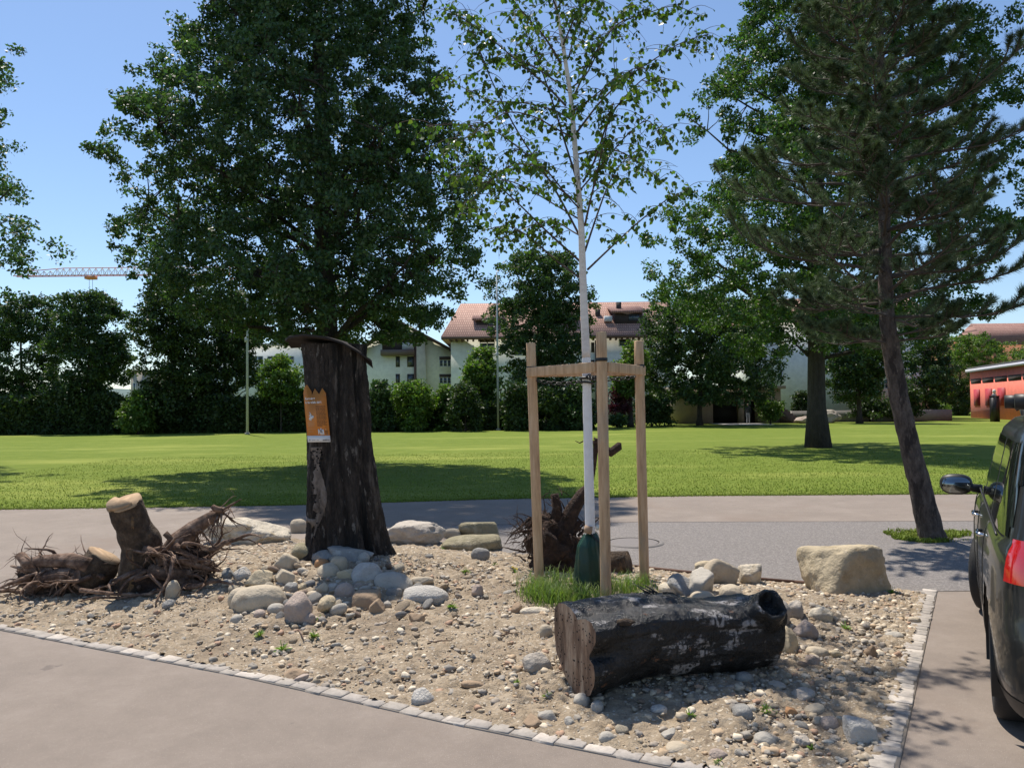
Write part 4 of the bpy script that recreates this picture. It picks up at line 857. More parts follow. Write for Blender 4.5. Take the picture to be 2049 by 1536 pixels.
def hang(p, n, L):      # drooping leafy twig
    d = np.array([rb.uniform(-1, 1), rb.uniform(-1, 1), rb.uniform(-.1, .7)]); d /= np.linalg.norm(d); pts = [p]; 
    for k in range(6): d = d+np.array([rb.uniform(-.2, .2), rb.uniform(-.2, .2), -.22]); d /= np.linalg.norm(d); p = p+d*L/6; pts.append(p)
    tw.tube(pts, np.linspace(.0035, .0012, 7), 4)
    for k in range(n): i = rb.randrange(1, 7); leafP.append(pts[i]+(pts[i-1]-pts[i])*rb.random()+np.array([rb.gauss(0, .022), rb.gauss(0, .022), -abs(rb.gauss(0, .02))]))
for bi, br in enumerate(BR):
    dy = rb.uniform(-1.0, 1.0); dy = dy if abs(dy) > .3 else dy*2.5; pts = [wp(*zc(x, y), Yb+dy*1.2*(k/(len(br)-1))) for k, (x, y) in enumerate(br)]
    pa = np.array(pts); s_ = np.linspace(0, len(pts)-1, 4*len(pts)); P = np.c_[[np.interp(s_, range(len(pts)), pa[:, c]) for c in range(3)]].T
    for k in range(3): P[1:-1] = (P[:-2]+P[1:-1]*2+P[2:])/4
    tw.tube(P, np.linspace(.0105 if bi < 12 else .008, .003, len(P)), 7, rough=.05)
    ln = sum(np.linalg.norm(P[i+1]-P[i]) for i in range(len(P)-1))
    for k in range(int(ln*18)):
        i = int(len(P)*min(.99, .22+.78*rb.random()**.85)); hang(P[i], rb.randint(4, 10), rb.uniform(.12, .42))
for k in range(80):
    i = rb.randrange(int(len(s_)*.5), len(s_)); y = rb.uniform(-200, 420); j = np.interp(y, [b_[1] for b_ in bpx][::-1], [b_[0] for b_ in bpx][::-1]); hang(wp(j, y, Yb), rb.randint(3, 8), rb.uniform(.15, .5))
part(tw, 'branches', MT['twig'], bt_root, True)
def leaves_mesh(P, lo, hi, rng, droop=0., wr=.55, shape='diamond', up=.0):
    P = np.asarray(P); n = len(P); d = rng.normal(size=(n, 3)); d[:, 2] -= droop; d /= np.linalg.norm(d, axis=1)[:, None]
    q = rng.normal(size=(n, 3)); q[:, 2] += up; s = np.cross(d, q); s /= np.linalg.norm(s, axis=1)[:, None]+1e-9; nn = np.cross(s, d)
    L_ = rng.uniform(lo, hi, n)[:, None]; W = L_*wr*rng.uniform(.8, 1.2, (n, 1))
    if shape == 'diamond':
        V = np.stack([P, P+d*L_*.45+s*W*.5+nn*L_*.08, P+d*L_, P+d*L_*.45-s*W*.5+nn*L_*.08], 1); k = 4; F_ = np.array([[0, 1, 2, 3]])
    elif shape == 'heart':
        V = np.stack([P, P+d*L_*.12+s*W*.38+nn*L_*.05, P+d*L_*.42+s*W*.52+nn*L_*.1, P+d*L_, P+d*L_*.42-s*W*.52+nn*L_*.1, P+d*L_*.12-s*W*.38+nn*L_*.05], 1); k = 6
        mb = MB(); mb.add(V.reshape(-1, 3), (np.array([[0, 1, 2, 3]])[None]+(np.arange(n)*k)[:, None, None]).reshape(-1, 4)); mb.f[4].append((np.array([[0, 3, 4, 5]])[None]+(np.arange(n)*k)[:, None, None]).reshape(-1, 4)); return mb
    mb = MB(); mb.add(V.reshape(-1, 3), (F_[None]+(np.arange(n)*k)[:, None, None]).reshape(-1, k)); return mb
part(leaves_mesh(leafP, .034, .058, RNG, droop=1.6, wr=.85, shape='heart'), 'crown', MT['birchleaf'], bt_root)
# watering bag
wc = wp(1178, 1188, Yb); wb = thing('watering_bag', 'dark green watering bag wrapped round the foot of the birch', 'watering bag', (wc[0], Yb, h1(wc[0], Yb)))
t = MB(); rows_ = [(1205, 1178, 30), (1190, 1177, 30.5), (1160, 1177, 30), (1120, 1178, 27.5), (1090, 1178, 23), (1075, 1181, 17), (1068, 1182, 12), (1064, 1182, 8)]
ra = np.array(rows_, float)[::-1]; P = []; nn_ = 64; a = np.arange(nn_)*2*np.pi/nn_
for y in np.linspace(1205, 1064, 44):
    cx_ = np.interp(y, ra[:, 0], ra[:, 1]); r_ = np.interp(y, ra[:, 0], ra[:, 2])*kk; c_ = wp(cx_, y, Yb); tt = (1205-y)/141
    fold = 1+.06*np.sin(a*3+tt*2)+.04*np.sin(a*9+tt*6)*(.4+tt)+.03*fbm(np.c_[np.cos(a)*2, np.sin(a)*2, np.full(nn_, tt*5)]*1.5, 3, 2)
    P.append(c_+np.c_[np.cos(a)*r_*fold, np.sin(a)*r_*fold*.9, .006*np.sin(a*5)])
P = np.array(P); I = np.arange(44*nn_).reshape(44, nn_); t.add(P.reshape(-1, 3), np.stack([I[:-1], np.roll(I[:-1], -1, 1), np.roll(I[1:], -1, 1), I[1:]], -1).reshape(-1, 4))
part(t, 'bag', pm('green_pvc', [(.3, (.004, .028, .016)), (.7, (.008, .05, .03))], scale=5, rough=.42, bump=.35, bscale=14, bdist=.015), wb, True)
t = MB(); torus(t, wp(1182, 1068, Yb), (0, 0, 1), 9*kk, .008); t.tube([wp(1182, 1068, Yb-.05), wp(1200, 1085, Yb-.09), wp(1208, 1100, Yb-.1)], .008, 6); part(t, 'strap', bk, wb)
t = MB(); t.tube([wp(1178, 1052, Yb-.045), wp(1176, 1066, Yb-.045)], .04*.9, 12, rough=.1); part(t, 'trunk_wrap', flat('burlap', (.35, .24, .16), .9), wb, True)
t = MB(); c_ = wp(1197, 1056, Yb-.06); t.add([c_+np.array(q_) for q_ in ((-.02, 0, -.02), (.022, .01, -.018), (.024, .012, .026), (-.015, 0, .03))]+[c_+np.array(q_)+np.array([0, .002, 0]) for q_ in ((-.02, 0, -.02), (.022, .01, -.018), (.024, .012, .026), (-.015, 0, .03))], [(0, 1, 2, 3), (7, 6, 5, 4), (0, 4, 5, 1), (2, 6, 7, 3), (1, 5, 6, 2), (3, 7, 4, 0)]); part(t, 'tag', flat('pale_plastic', (.6, .62, .58), .3), wb)
# ---------------------------------------------------------------- grass, weeds
def blades(P, hlo, hhi, wd, rng, lean=.5, seg=3):
    P = np.asarray(P); n = len(P); h = rng.uniform(hlo, hhi, n); a = rng.uniform(0, 6.28, n); L = rng.uniform(.1, 1, n)*lean*h; dx, dy = np.cos(a)*L, np.sin(a)*L; px_, py_ = -np.sin(a)*wd/2, np.cos(a)*wd/2
    b2 = rng.uniform(-1, 1, n)
    lv = []
    for f, wf in ((0, 1), (.5, .8), (.85, .45)):
        c = P+np.stack([dx*f*f, dy*f*f, h*f*(1-.15*f)], -1); s = np.stack([px_*wf, py_*wf, 0*px_], -1); lv += [c-s, c+s]
    tip = P+np.stack([dx*1.15, dy*1.15, h*(.95-.3*np.abs(b2)*lean)], -1); V = np.stack(lv+[tip], 1)
    mb = MB(); off = (np.arange(n)*7)[:, None, None]
    mb.add(V.reshape(-1, 3), (np.array([[0, 1, 3, 2], [2, 3, 5, 4]])[None]+off).reshape(-1, 4)); mb.f.setdefault(3, []).append((np.array([[4, 5, 6]])[None]+off).reshape(-1, 3)); return mb
gpnt = []
for cx_, cy_, sx_, sy_, cnt in ((1100, 1196, 26, 12, 900), (1075, 1190, 18, 8, 350), (1145, 1205, 30, 8, 600), (1250, 1185, 26, 10, 500), (1285, 1175, 14, 6, 160), (1180, 1212, 30, 5, 250), (1120, 1170, 40, 6, 300)):
    for k in range(cnt):
        p = bp(cx_+rb.gauss(0, 1)*sx_*.8, cy_+rb.gauss(0, 1)*sy_*.7) if k % 4 == 0 else gpnt[-1]+np.array([rb.gauss(0, .02), rb.gauss(0, .02), 0]); gpnt.append(p)
gm = pm('tall_grass_blades', [(.3, (.10, .17, .03)), (.7, (.18, .26, .06))], scale=3, rough=.6, rnd='island', amt=.4, hue=.025, trans=.4, tcol=(1.2, 1.3, .6))
tag(blades(gpnt, .05, .20, .005, RNG, .9).build('grass_tuft', gm), 'long bright green grass growing round the stakes and the green bag', 'grass', kind='stuff')
# lawn fringe and near lawn blades
ed = np.array([(e[0], e[1]) for e in edge]); xs_ = RNG.uniform(-14, 14, 90000); ey = np.interp(xs_, ed[:, 0], ed[:, 1]); yy_ = ey + RNG.random(90000)**2.2*15 - .04 + .05*vnoise(np.c_[xs_*3, xs_*0, xs_*0], 3)
yy_[:16000] = ey[:16000]+RNG.normal(0, .05, 16000)
tag(blades(np.c_[xs_, yy_, np.zeros(90000)], .018, .042, .012, RNG, .9).build('grass', MT['grass']), 'short mown grass blades of the sunny lawn', 'grass', kind='stuff')
pc = [gp(x, y) for x, y in ((1762, 1064), (1830, 1058), (1900, 1060), (1945, 1066), (1940, 1084), (1850, 1088), (1790, 1080))]
pcp = np.array([(p[0], p[1]) for p in pc]); 
Pn = np.c_[RNG.uniform(pcp[:, 0].min(), pcp[:, 0].max(), 9000), RNG.uniform(pcp[:, 1].min(), pcp[:, 1].max(), 9000)]; Pn = Pn[inside(Pn, pcp)]; Pn = Pn[(vnoise(np.c_[Pn*4.3, np.zeros(len(Pn))], 8)+.5*vnoise(np.c_[Pn*13, np.zeros(len(Pn))], 9) > RNG.uniform(-.2, .5, len(Pn)))]
tag(blades(np.c_[Pn, np.full(len(Pn), .008)], .02, .06, .012, RNG, .9).build('grass_patch', MT['grass']), 'thin grass patch at the foot of the leaning pine', 'grass', kind='stuff')
def weed(px, py, r, label, m='weed', yellow=False):
    p = bp(px, py); k0 = p[1]/F; R0 = r*k0; n = 26; a = RNG.uniform(0, 6.28, n); L_ = R0*RNG.uniform(.5, 1.1, n); el = RNG.uniform(.15, 1.0, n)
    d = np.stack([np.cos(a)*np.cos(el), np.sin(a)*np.cos(el), np.sin(el)], -1); s = np.stack([-np.sin(a), np.cos(a), 0*a], -1)
    V = np.stack([p+d*0, p+d*(L_*.55)[:, None]+s*(L_*.13)[:, None], p+d*L_[:, None]-np.array([0, 0, .15])*L_[:, None], p+d*(L_*.55)[:, None]-s*(L_*.13)[:, None]], 1)
    mb = MB(); mb.add(V.reshape(-1, 3), (np.array([[0, 1, 2, 3]])[None]+(np.arange(n)*4)[:, None, None]).reshape(-1, 4))
    root = thing('weed', label, 'plant', p, group='weeds sprouting in the gravel bed'); part(mb, 'leaves', MT[m], root)
    t = MB()
    for k in range(3): t.tube([p, p+np.array([rb.uniform(-.3, .3)*R0, rb.uniform(-.3, .3)*R0, R0*.9])], .0015, 4)
    part(t, 'stem', MT['weed'], root)
    if yellow:
        t = MB()
        for k in range(7): blob(t, p+np.array([rb.uniform(-.5, .5)*R0, rb.uniform(-.3, .3)*R0, R0*rb.uniform(.6, 1.1)]), (.009, .009, .006), k, 1, .1)
        part(t, 'flowers', flat('yellow_petals', (.75, .55, .03), .6), root)
for x, y, r, l in ((565, 1300, 22, 'green weed low in the gravel before the stone pile, widest of them'), (628, 1275, 18, 'reddish-green weed right of the widest weed'), (640, 1240, 12, 'upright weed touching the pointed tan stone'), (520, 1272, 16, 'flat weed in front of the large oblong stone'),
                   (905, 1215, 15, 'flat weed right of the pale oval stone'), (932, 1145, 13, 'small weed in front of the low slab'), (885, 1100, 10, 'tiny weed beside the rounded grey boulder'), (990, 1132, 9, 'tiny weed left of the yellow-flowered one'), (1535, 1425, 22, 'dark weed in the shaded gravel in front of the log'),
                   (1380, 1432, 18, 'low weed in the log shadow'), (1440, 1530, 16, 'weed at the very bottom edge near the kerb'), (1625, 1500, 14, 'small weed in the corner of the bed'), (1690, 1258, 18, 'weed below the huge limestone boulder'), (1785, 1187, 16, 'small weed just right of the huge limestone boulder'), (1096, 1392, 14, 'stringy weed at the foot of the log end'), (1035, 1365, 9, 'tiny weed left of the log end')):
    weed(x, y, r, l)
weed(1031, 1146, 12, 'little yellow-flowered weed left of the left stake', yellow=True)
# dry sticks
for k, (a_, b_, l) in enumerate((((1000, 1275), (1040, 1268), 'thin dry stick lying left of the log'), ((855, 1290), (905, 1284), 'pale dry stick on the open gravel'), ((598, 1262), (608, 1284), 'short dark twig in front of the rough pinkish block'), ((1140, 1345), (1110, 1350), 'short twig near the log end'))):
    p, q_ = bp(*a_), bp(*b_); t = MB(); mid = (p+q_)/2+np.array([0, 0, .02]); t.tube([p+np.array([0, 0, .01]), mid, q_+np.array([0, 0, .012])], [.006, .005, .003], 6); tag(t.build('stick', MT['rootwood']), l, 'stick')
# ---------------------------------------------------------------- trees
def env_tree(name, label, bx, by, Y, env, nleaf, lo, hi, leaf, bark='oakbark', trunk_r=.35, cl=700, clr=.55, seed=1, nlimb=26, gaps=.0, group=None, base=None, shell=.42, lump=.28, cat='tree', trunk_top=.82, wr=.6, trunkpx=None):
    rng = np.random.default_rng(seed); rd = random.Random(seed)
    b0 = wp(bx, by, Y); b0[2] = 0; 
    zs = np.array([wp(bx, e[0], Y)[2] for e in env]); xl = np.array([wp(e[1], e[0], Y)[0] for e in env]); xr = np.array([wp(e[2], e[0], Y)[0] for e in env])
    o_ = np.argsort(zs); zs, xl, xr = zs[o_], xl[o_], xr[o_]; zlo, zhi = zs[0], zs[-1]
    root = thing(name, label, cat, b0, group=group)
    wid = np.maximum(xr-xl, .01); zz = np.linspace(zlo, zhi, 200); pdf = np.interp(zz, zs, wid)**1.6; pdf /= pdf.sum()
    m = cl*4; z = rng.choice(zz, m, p=pdf)+rng.uniform(-.1, .1, m); th = rng.uniform(0, 2*np.pi, m); r = rng.random(m)**shell
    lu = 1-lump+lump*1.7*np.clip(vnoise(np.c_[np.cos(th)*1.6, np.sin(th)*1.6, z*.45]*1.3+seed*3, seed)*.9+.35, -.6, 1)
    c = (np.interp(z, zs, xl)+np.interp(z, zs, xr))/2; hw = np.interp(z, zs, wid)/2*lu
    hw = hw*.94; depth = np.interp(z, zs, wid)/2*.9*lu
    P = np.c_[c+np.cos(th)*r*hw, b0[1]+np.sin(th)*r*depth, z]
    keep = vnoise(P*.75/max(clr, .3)*.6+seed, seed+1) > -.30+gaps; P = P[keep][:cl]
    # trunk
    tr = MB(); ztop = zlo+(zhi-zlo)*trunk_top; cc = lambda z_: (np.interp(z_, zs, xl)+np.interp(z_, zs, xr))/2
    zt = np.linspace(0, ztop, 16); f_ = np.clip((zt-zlo*.6)/(zhi-zlo*.6), 0, 1); tx = b0[0]+(cc(zt)-b0[0])*f_*.8; ty = b0[1]+.15*np.sin(zt*.5+seed)*(zt/ztop); tp = np.c_[tx, ty, zt]
    tr_r = trunk_r*(1-.88*zt/ztop)+trunk_r*.45*np.exp(-zt/.35); tr.tube(tp, tr_r, 18, rough=.12, nscale=3, seed=seed)
    part(tr, 'trunk', MT[bark], root, True)
    lb = MB(); limbs = []
    for k in range(nlimb):
        i = rng.integers(0, len(P)); q = P[i]; z0_ = max(zlo*.97, min(ztop*.95, q[2]-np.hypot(q[0]-tx.mean(), q[1]-b0[1])*rd.uniform(.35, .8)))
        s0 = np.array([np.interp(z0_, zt, tx), np.interp(z0_, zt, ty), z0_]); mid = s0+(q-s0)*.5+np.array([0, 0, -.06*np.linalg.norm(q-s0)+rd.uniform(-.2, .3)]); pts = []
        for u in np.linspace(0, 1, 7): pts.append((1-u)**2*s0+2*u*(1-u)*mid+u*u*q)
        pts = np.array(pts); pts[1:-1] += rng.normal(0, .07, (5, 3))*min(1, np.linalg.norm(q-s0)/3); r0 = np.interp(z0_, zt, tr_r)*.32; lb.tube(pts, np.linspace(r0, .02, 7), 7, rough=.1); limbs.append(pts)
    LP = np.concatenate(limbs)
    for q in P[::2]:
        d = np.linalg.norm(LP-q, axis=1); s0 = LP[np.argmin(d)]
        if .2 < d.min() < 1.3: lb.tube([s0, (s0+q)/2+rng.normal(0, .05, 3), q], [.025, .016, .008], 4, cap=False)
    part(lb, 'limbs', MT[bark], root, True)
    per = nleaf//len(P); C = np.repeat(P, per, 0); sc_ = rng.uniform(.6, 1.25, len(P)).repeat(per)[:, None]*clr
    d = rng.normal(size=C.shape); d /= np.linalg.norm(d, axis=1)[:, None]; C = C+d*(rng.random((len(C), 1))**.5)*sc_*np.array([1, 1, .6])
    part(leaves_mesh(C, lo, hi, rng, droop=.25, wr=wr, up=.8), 'crown', MT[leaf], root)
    return root
OAK = [(-640, 600, 690), (-540, 500, 780), (-380, 420, 850), (-200, 380, 880), (-60, 360, 880), (0, 350, 865), (100, 330, 900), (170, 290, 940), (250, 262, 985), (350, 240, 1005), (430, 232, 995), (500, 236, 985), (560, 262, 965), (610, 300, 950), (650, 400, 925), (680, 480, 880)]
env_tree('oak_tree', 'huge dark oak on the lawn rising behind the tall stump', 655, 940, 22.5, OAK, 270000, .08, .145, 'oakleaf', trunk_r=.36, cl=3600, clr=.31, seed=3, nlimb=46, gaps=.08, shell=.40, lump=.17)
MAP = [(-560, 1560, 1780), (-430, 1470, 1880), (-250, 1420, 1960), (-100, 1450, 1950), (0, 1450, 1950), (100, 1410, 1985), (200, 1375, 2010), (300, 1345, 2025), (380, 1335, 2025), (450, 1295, 2020), (520, 1255, 2010), (580, 1250, 1990), (630, 1330, 1960), (680, 1440, 1900), (715, 1520, 1820)]
env_tree('maple_tree', 'big leafy maple on the lawn behind the leaning pine', 1636, 893, 30.5, MAP, 250000, .10, .18, 'mapleleaf', trunk_r=.36, cl=2600, clr=.42, seed=8, nlimb=40, lump=.18)
LFT = [(-200, -700, -200), (0, -640, -60), (130, -620, 10), (200, -640, 45), (300, -660, 35), (400, -650, 30), (480, -640, 80), (520, -620, 85), (570, -560, 40), (620, -480, -40), (660, -400, -150)]
env_tree('oak_tree', 'dark oak cut off by the left edge of the photo', -300, 915, 24, LFT, 100000, .09, .16, 'oakleaf', trunk_r=.36, cl=1300, clr=.42, seed=14, nlimb=30)
BGT = [
 ('broad round dark tree left of the big oak beneath the crane hook', 178, 868, 60, [(585, 150, 215), (600, 115, 235), (640, 95, 258), (700, 80, 272), (760, 85, 262), (800, 110, 240), (825, 140, 215)], 'bgleaf', 16000),
 ('dark tree in the left corner behind the hedge', 45, 868, 63, [(590, 20, 90), (620, -30, 125), (700, -60, 130), (770, -50, 115), (820, -20, 90)], 'bgleaf', 14000),
 ('tall narrow dark tree under the left side of the big oak', 345, 868, 58, [(540, 320, 380), (590, 275, 420), (650, 255, 440), (720, 262, 440), (800, 280, 430), (850, 300, 400)], 'hedgeleaf', 18000),
 ('dark tree filling the gap left of the thin pole', 450, 868, 61, [(580, 430, 500), (640, 390, 540), (720, 385, 525), (800, 390, 510), (850, 410, 480)], 'hedgeleaf', 16000),
 ('tall dark tree in the middle behind the tall thin pole', 1075, 860, 63, [(488, 1040, 1120), (520, 985, 1165), (580, 962, 1190), (640, 965, 1195), (700, 985, 1190), (760, 1000, 1185), (810, 1010, 1175), (845, 1020, 1165)], 'bgleaf', 26000),
 ('tall light green shrub-like tree left of the tall thin pole', 965, 860, 60, [(690, 950, 985), (730, 925, 1000), (780, 915, 1005), (830, 915, 1005), (858, 920, 1000)], 'bgleaf2', 9000),
 ('wide dark chestnut in front of the garage', 1400, 850, 64, [(596, 1290, 1480), (630, 1262, 1560), (690, 1250, 1592), (740, 1245, 1600), (780, 1262, 1570), (805, 1290, 1540)], 'bgleaf', 30000),
 ('small rounded tree right of the front stake', 1262, 850, 62, [(690, 1235, 1285), (720, 1225, 1300), (760, 1222, 1300), (790, 1230, 1290)], 'bgleaf2', 5000),
 ('dark tree right behind the maple trunk', 1720, 846, 66, [(600, 1680, 1790), (660, 1655, 1810), (720, 1640, 1800), (770, 1650, 1780), (800, 1670, 1760)], 'bgleaf', 16000),
 ('leafy tree right of the leaning pine trunk', 1850, 842, 74, [(655, 1830, 1880), (690, 1800, 1900), (750, 1790, 1915), (800, 1800, 1905), (832, 1815, 1890)], 'bgleaf', 9000),
 ('bright green tree beside the red building', 1925, 840, 99, [(670, 1900, 1975), (700, 1862, 2020), (740, 1855, 1985), (790, 1860, 1945), (830, 1870, 1940)], 'bgleaf2', 12000),
 ('green tree behind the red flat building', 2030, 838, 95, [(675, 1990, 2080), (700, 1960, 2150), (740, 1950, 2200), (790, 1970, 2180)], 'bgleaf2', 9000),
 ('leafy tree beyond the right edge behind the red building', 2200, 838, 100, [(640, 2150, 2260), (700, 2080, 2320), (770, 2090, 2320), (800, 2120, 2290)], 'bgleaf', 7000),
]
for i, (lab, bx, by, Y, env, lf, nl) in enumerate(BGT):
    sz = (env[len(env)//2][2]-env[len(env)//2][1])*Y/F
    env_tree('broadleaf_tree', lab, bx, by, Y, env, int(nl*1.7), .17, .32, lf, trunk_r=.22, cl=max(90, int(nl/38)), clr=.62, seed=30+i, nlimb=12, shell=.5, lump=.18, group='trees along the far side of the lawn')
def shrub(name, lab, x0, x1, y0, yb, Y, leaf, nl, seed, group='shrubs along the far side of the lawn', cat='shrub', lo=.14, hi=.3):
    mx = (x0+x1)/2; h = yb-y0
    env = [(y0, mx-(x1-x0)*.2, mx+(x1-x0)*.2), (y0+h*.2, x0+(x1-x0)*.08, x1-(x1-x0)*.08), (y0+h*.6, x0, x1), (yb-2, x0+(x1-x0)*.04, x1-(x1-x0)*.04)]
    return env_tree(name, lab, mx, yb, Y, env, nl, lo, hi, leaf, trunk_r=.06, cl=max(50, nl//55), clr=.5, seed=seed, nlimb=6, shell=.55, lump=.15, group=group, cat=cat, trunk_top=.6)
SH = [('rounded bright shrub in front of the dark hedge left of the big oak', 235, 318, 785, 866, 56, 'bgleaf2', 5000), ('light shrub between the thin pole and the tall stump, upper one', 515, 610, 715, 800, 57, 'bgleaf2', 7000),
      ('bushy green shrub right of the tall stump under the gabled house', 780, 872, 755, 862, 56, 'bgleaf2', 8000), ('green shrub between tall stump and the bushy one', 722, 800, 765, 862, 56.5, 'bgleaf', 6000), ('low bright shrub at the foot of the gabled house', 862, 915, 772, 862, 57, 'bgleaf2', 5000),
      ('dark shrub below the plain gable wall', 898, 965, 770, 861, 55, 'hedgeleaf', 7000), ('dark shrub left of the left stake', 1005, 1060, 770, 860, 55, 'hedgeleaf', 6000), ('dark shrub between the left stake and the birch trunk', 1060, 1125, 780, 859, 55, 'hedgeleaf', 6000), ('airy shrub left of the birch trunk', 1120, 1182, 770, 858, 55, 'bgleaf', 5500),
      ('purple-leaved shrub between the front and right stakes', 1218, 1262, 775, 848, 62, 'redleaf', 2500), ('low clipped bush right of the front stake', 1218, 1252, 832, 848, 60, 'bgleaf', 1500), ('dark bush behind the right stake', 1262, 1345, 790, 848, 63, 'hedgeleaf', 6000),
      ('small fresh yellow-green tree by the outside stairs', 1518, 1565, 785, 838, 66, 'bgleaf2', 2500), ('dark shrub by the white wall left of the maple trunk', 1585, 1620, 785, 835, 72, 'hedgeleaf', 2500), ('dark hedge-like bush right of the maple trunk', 1690, 1790, 790, 832, 70, 'hedgeleaf', 5000),
      ('dark bush behind the leaning pine trunk', 1780, 1850, 775, 832, 70, 'hedgeleaf', 5000), ('pale round bush on the bank left of the red building', 1862, 1900, 805, 832, 92, 'bgleaf2', 2500), ('dark bush touching the left end of the red building', 1898, 1942, 760, 832, 97, 'hedgeleaf', 5500)]
for i, (lab, x0, x1, y0, yb, Y, lf, nl) in enumerate(SH): shrub('shrub', lab, x0, x1, y0, yb, Y, lf, nl, 60+i)
# long dark hedges (box of leaves with a solid core)
def hedge(lab, x0, x1, y0a, y0b, yb, Y, nl, seed, leaf='hedgeleaf'):
    a_, b_ = wp(x0, yb, Y), wp(x1, yb, Y); za, zb = wp(x0, y0a, Y)[2], wp(x1, y0b, Y)[2]; rng = np.random.default_rng(seed); n = nl
    x = rng.uniform(a_[0], b_[0], n); u = (x-a_[0])/(b_[0]-a_[0]); top_ = za+(zb-za)*u+.35*vnoise(np.c_[x*.5, x*0, x*0], seed); dep = 1.2
    face = rng.random(n); z = rng.random(n)*top_; y = Y+rng.normal(0, .12, n)+.25*vnoise(np.c_[x*.8, z*.8, x*0], seed+2)
    t_ = face > .7; z = np.where(t_, top_+rng.normal(0, .15, n), z); y = np.where(t_, Y+rng.random(n)*dep, y)
    r_ = thing('hedge', lab, 'hedge', ((a_[0]+b_[0])/2, Y+.6, 0)); part(leaves_mesh(np.c_[x, y, z], .16, .34, rng, wr=.65), 'leaves', MT[leaf], r_)
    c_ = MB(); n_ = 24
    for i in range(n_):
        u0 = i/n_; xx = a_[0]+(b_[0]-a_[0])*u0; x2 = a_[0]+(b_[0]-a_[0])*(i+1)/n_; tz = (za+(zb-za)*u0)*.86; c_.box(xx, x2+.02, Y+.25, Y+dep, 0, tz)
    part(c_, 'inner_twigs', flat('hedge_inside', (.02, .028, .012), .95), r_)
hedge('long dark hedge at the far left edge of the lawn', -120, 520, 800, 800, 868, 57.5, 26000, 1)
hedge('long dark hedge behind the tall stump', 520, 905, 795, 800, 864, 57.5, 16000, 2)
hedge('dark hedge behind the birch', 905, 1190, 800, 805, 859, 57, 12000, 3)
# ---------------------------------------------------------------- pine
pb = gp(1862, 1078); Yp = pb[1]; kp = Yp/F
ppx = [(1866, 1082, 27), (1861, 1060, 24), (1843, 980, 21), (1820, 890, 19), (1800, 800, 18), (1786, 720, 17), (1775, 640, 15), (1771, 550, 13), (1769, 400, 10.5), (1767, 250, 8.5), (1762, 100, 7), (1758, 0, 6), (1752, -120, 4.5), (1748, -260, 2)]
pp_ = np.array([wp(x, y, Yp) for x, y, _ in ppx]); pp_[0, 2] = 0; pr2 = np.array([r*kp for *_, r in ppx])
pine = thing('pine_tree', 'pine with a long bare trunk leaning left beside the gravel path', 'tree', pp_[0])
s_ = np.linspace(0, 13, 90); P = np.c_[[np.interp(s_, range(14), pp_[:, c]) for c in range(3)]].T
for k in range(2): P[1:-1] = (P[:-2]+2*P[1:-1]+P[2:])/4
t = MB(); t.tube(P, np.interp(s_, range(14), pr2), 22, rough=.13, nscale=10); part(t, 'trunk', MT['pinebark'], pine, True)
rp_ = random.Random(17); br = MB(); shoots = []
ztab = [wp(1765, y, Yp)[2] for y in (680, 620, 540, 430, 330, 220, 100, 0, -120, -260)]; Lt = [1.15, 1.65, 1.9, 1.85, 1.65, 1.4, 1.25, 1.15, .85, .3]
z = ztab[0]
def trunk_at(z_): return np.array([np.interp(z_, P[:, 2], P[:, 0]), np.interp(z_, P[:, 2], P[:, 1]), z_])
while z < ztab[-1]:
    L0 = np.interp(z, ztab, Lt); nb = rp_.choice([4, 5, 5, 6]); a0 = rp_.uniform(0, 6.28)
    for k in range(nb):
        a_ = a0+k*6.283/nb+rp_.uniform(-.3, .3); L_ = L0*rp_.uniform(.62, 1.12); d = np.array([math.cos(a_), math.sin(a_), rp_.uniform(.0, .35)+.25*(z > ztab[5])]); p = trunk_at(z+rp_.uniform(-.08, .08)); pts = [p]; n_ = 9
        for i in range(n_):
            d = d+np.array([rp_.uniform(-.12, .12), rp_.uniform(-.12, .12), (-.03 if i < 5 else .13)+rp_.uniform(-.05, .05)]); d /= np.linalg.norm(d); p = p+d*L_/n_; pts.append(p)
        br.tube(pts, np.linspace(.024*L0/2.4+.007, .005, n_+1), 6, rough=.15); shoots.append((pts[-3], pts[-1], .9))
        for i in range(3, n_+1):
            for sd_ in (-1, 1):
                if rp_.random() < .18: continue
                dd = pts[i]-pts[i-1]; dd /= np.linalg.norm(dd); sv = np.cross(dd, (0, 0, 1.)); sv /= np.linalg.norm(sv)+1e-9
                v_ = dd*.7+sv*sd_*rp_.uniform(.5, 1)+np.array([0, 0, rp_.uniform(-.05, .5)]); v_ /= np.linalg.norm(v_); l2 = L_*rp_.uniform(.13, .3)*(1.35-i/n_*.6); q = pts[i]; q1 = q+v_*l2*.6; q2 = q1+(v_+np.array([0, 0, .45]))*l2*.4
                br.tube([q, q1, q2], [.009, .006, .004], 4, cap=False); shoots.append((q+(q1-q)*.35, q2, 1))
                if rp_.random() < .75:
                    v3 = v_+sv*sd_*rp_.uniform(-1, .4)+np.array([0, 0, .4]); v3 /= np.linalg.norm(v3); q3 = q+v_*l2*.5; q4 = q3+v3*l2*.55; br.tube([q3, q4], [.006, .004], 4, cap=False); shoots.append((q3+(q4-q3)*.2, q4, .8))
    z += rp_.uniform(.22, .33)
part(br, 'branches', MT['pinetwig'], pine, True)
S0 = np.array([s[0] for s in shoots]); S1 = np.array([s[1] for s in shoots]); nper = 170
i_ = np.repeat(np.arange(len(S0)), nper); u = RNG.random(len(i_))**.55; B0 = S0[i_]+(S1-S0)[i_]*u[:, None]; ax_ = (S1-S0)[i_]; ax_ /= np.linalg.norm(ax_, axis=1)[:, None]+1e-9
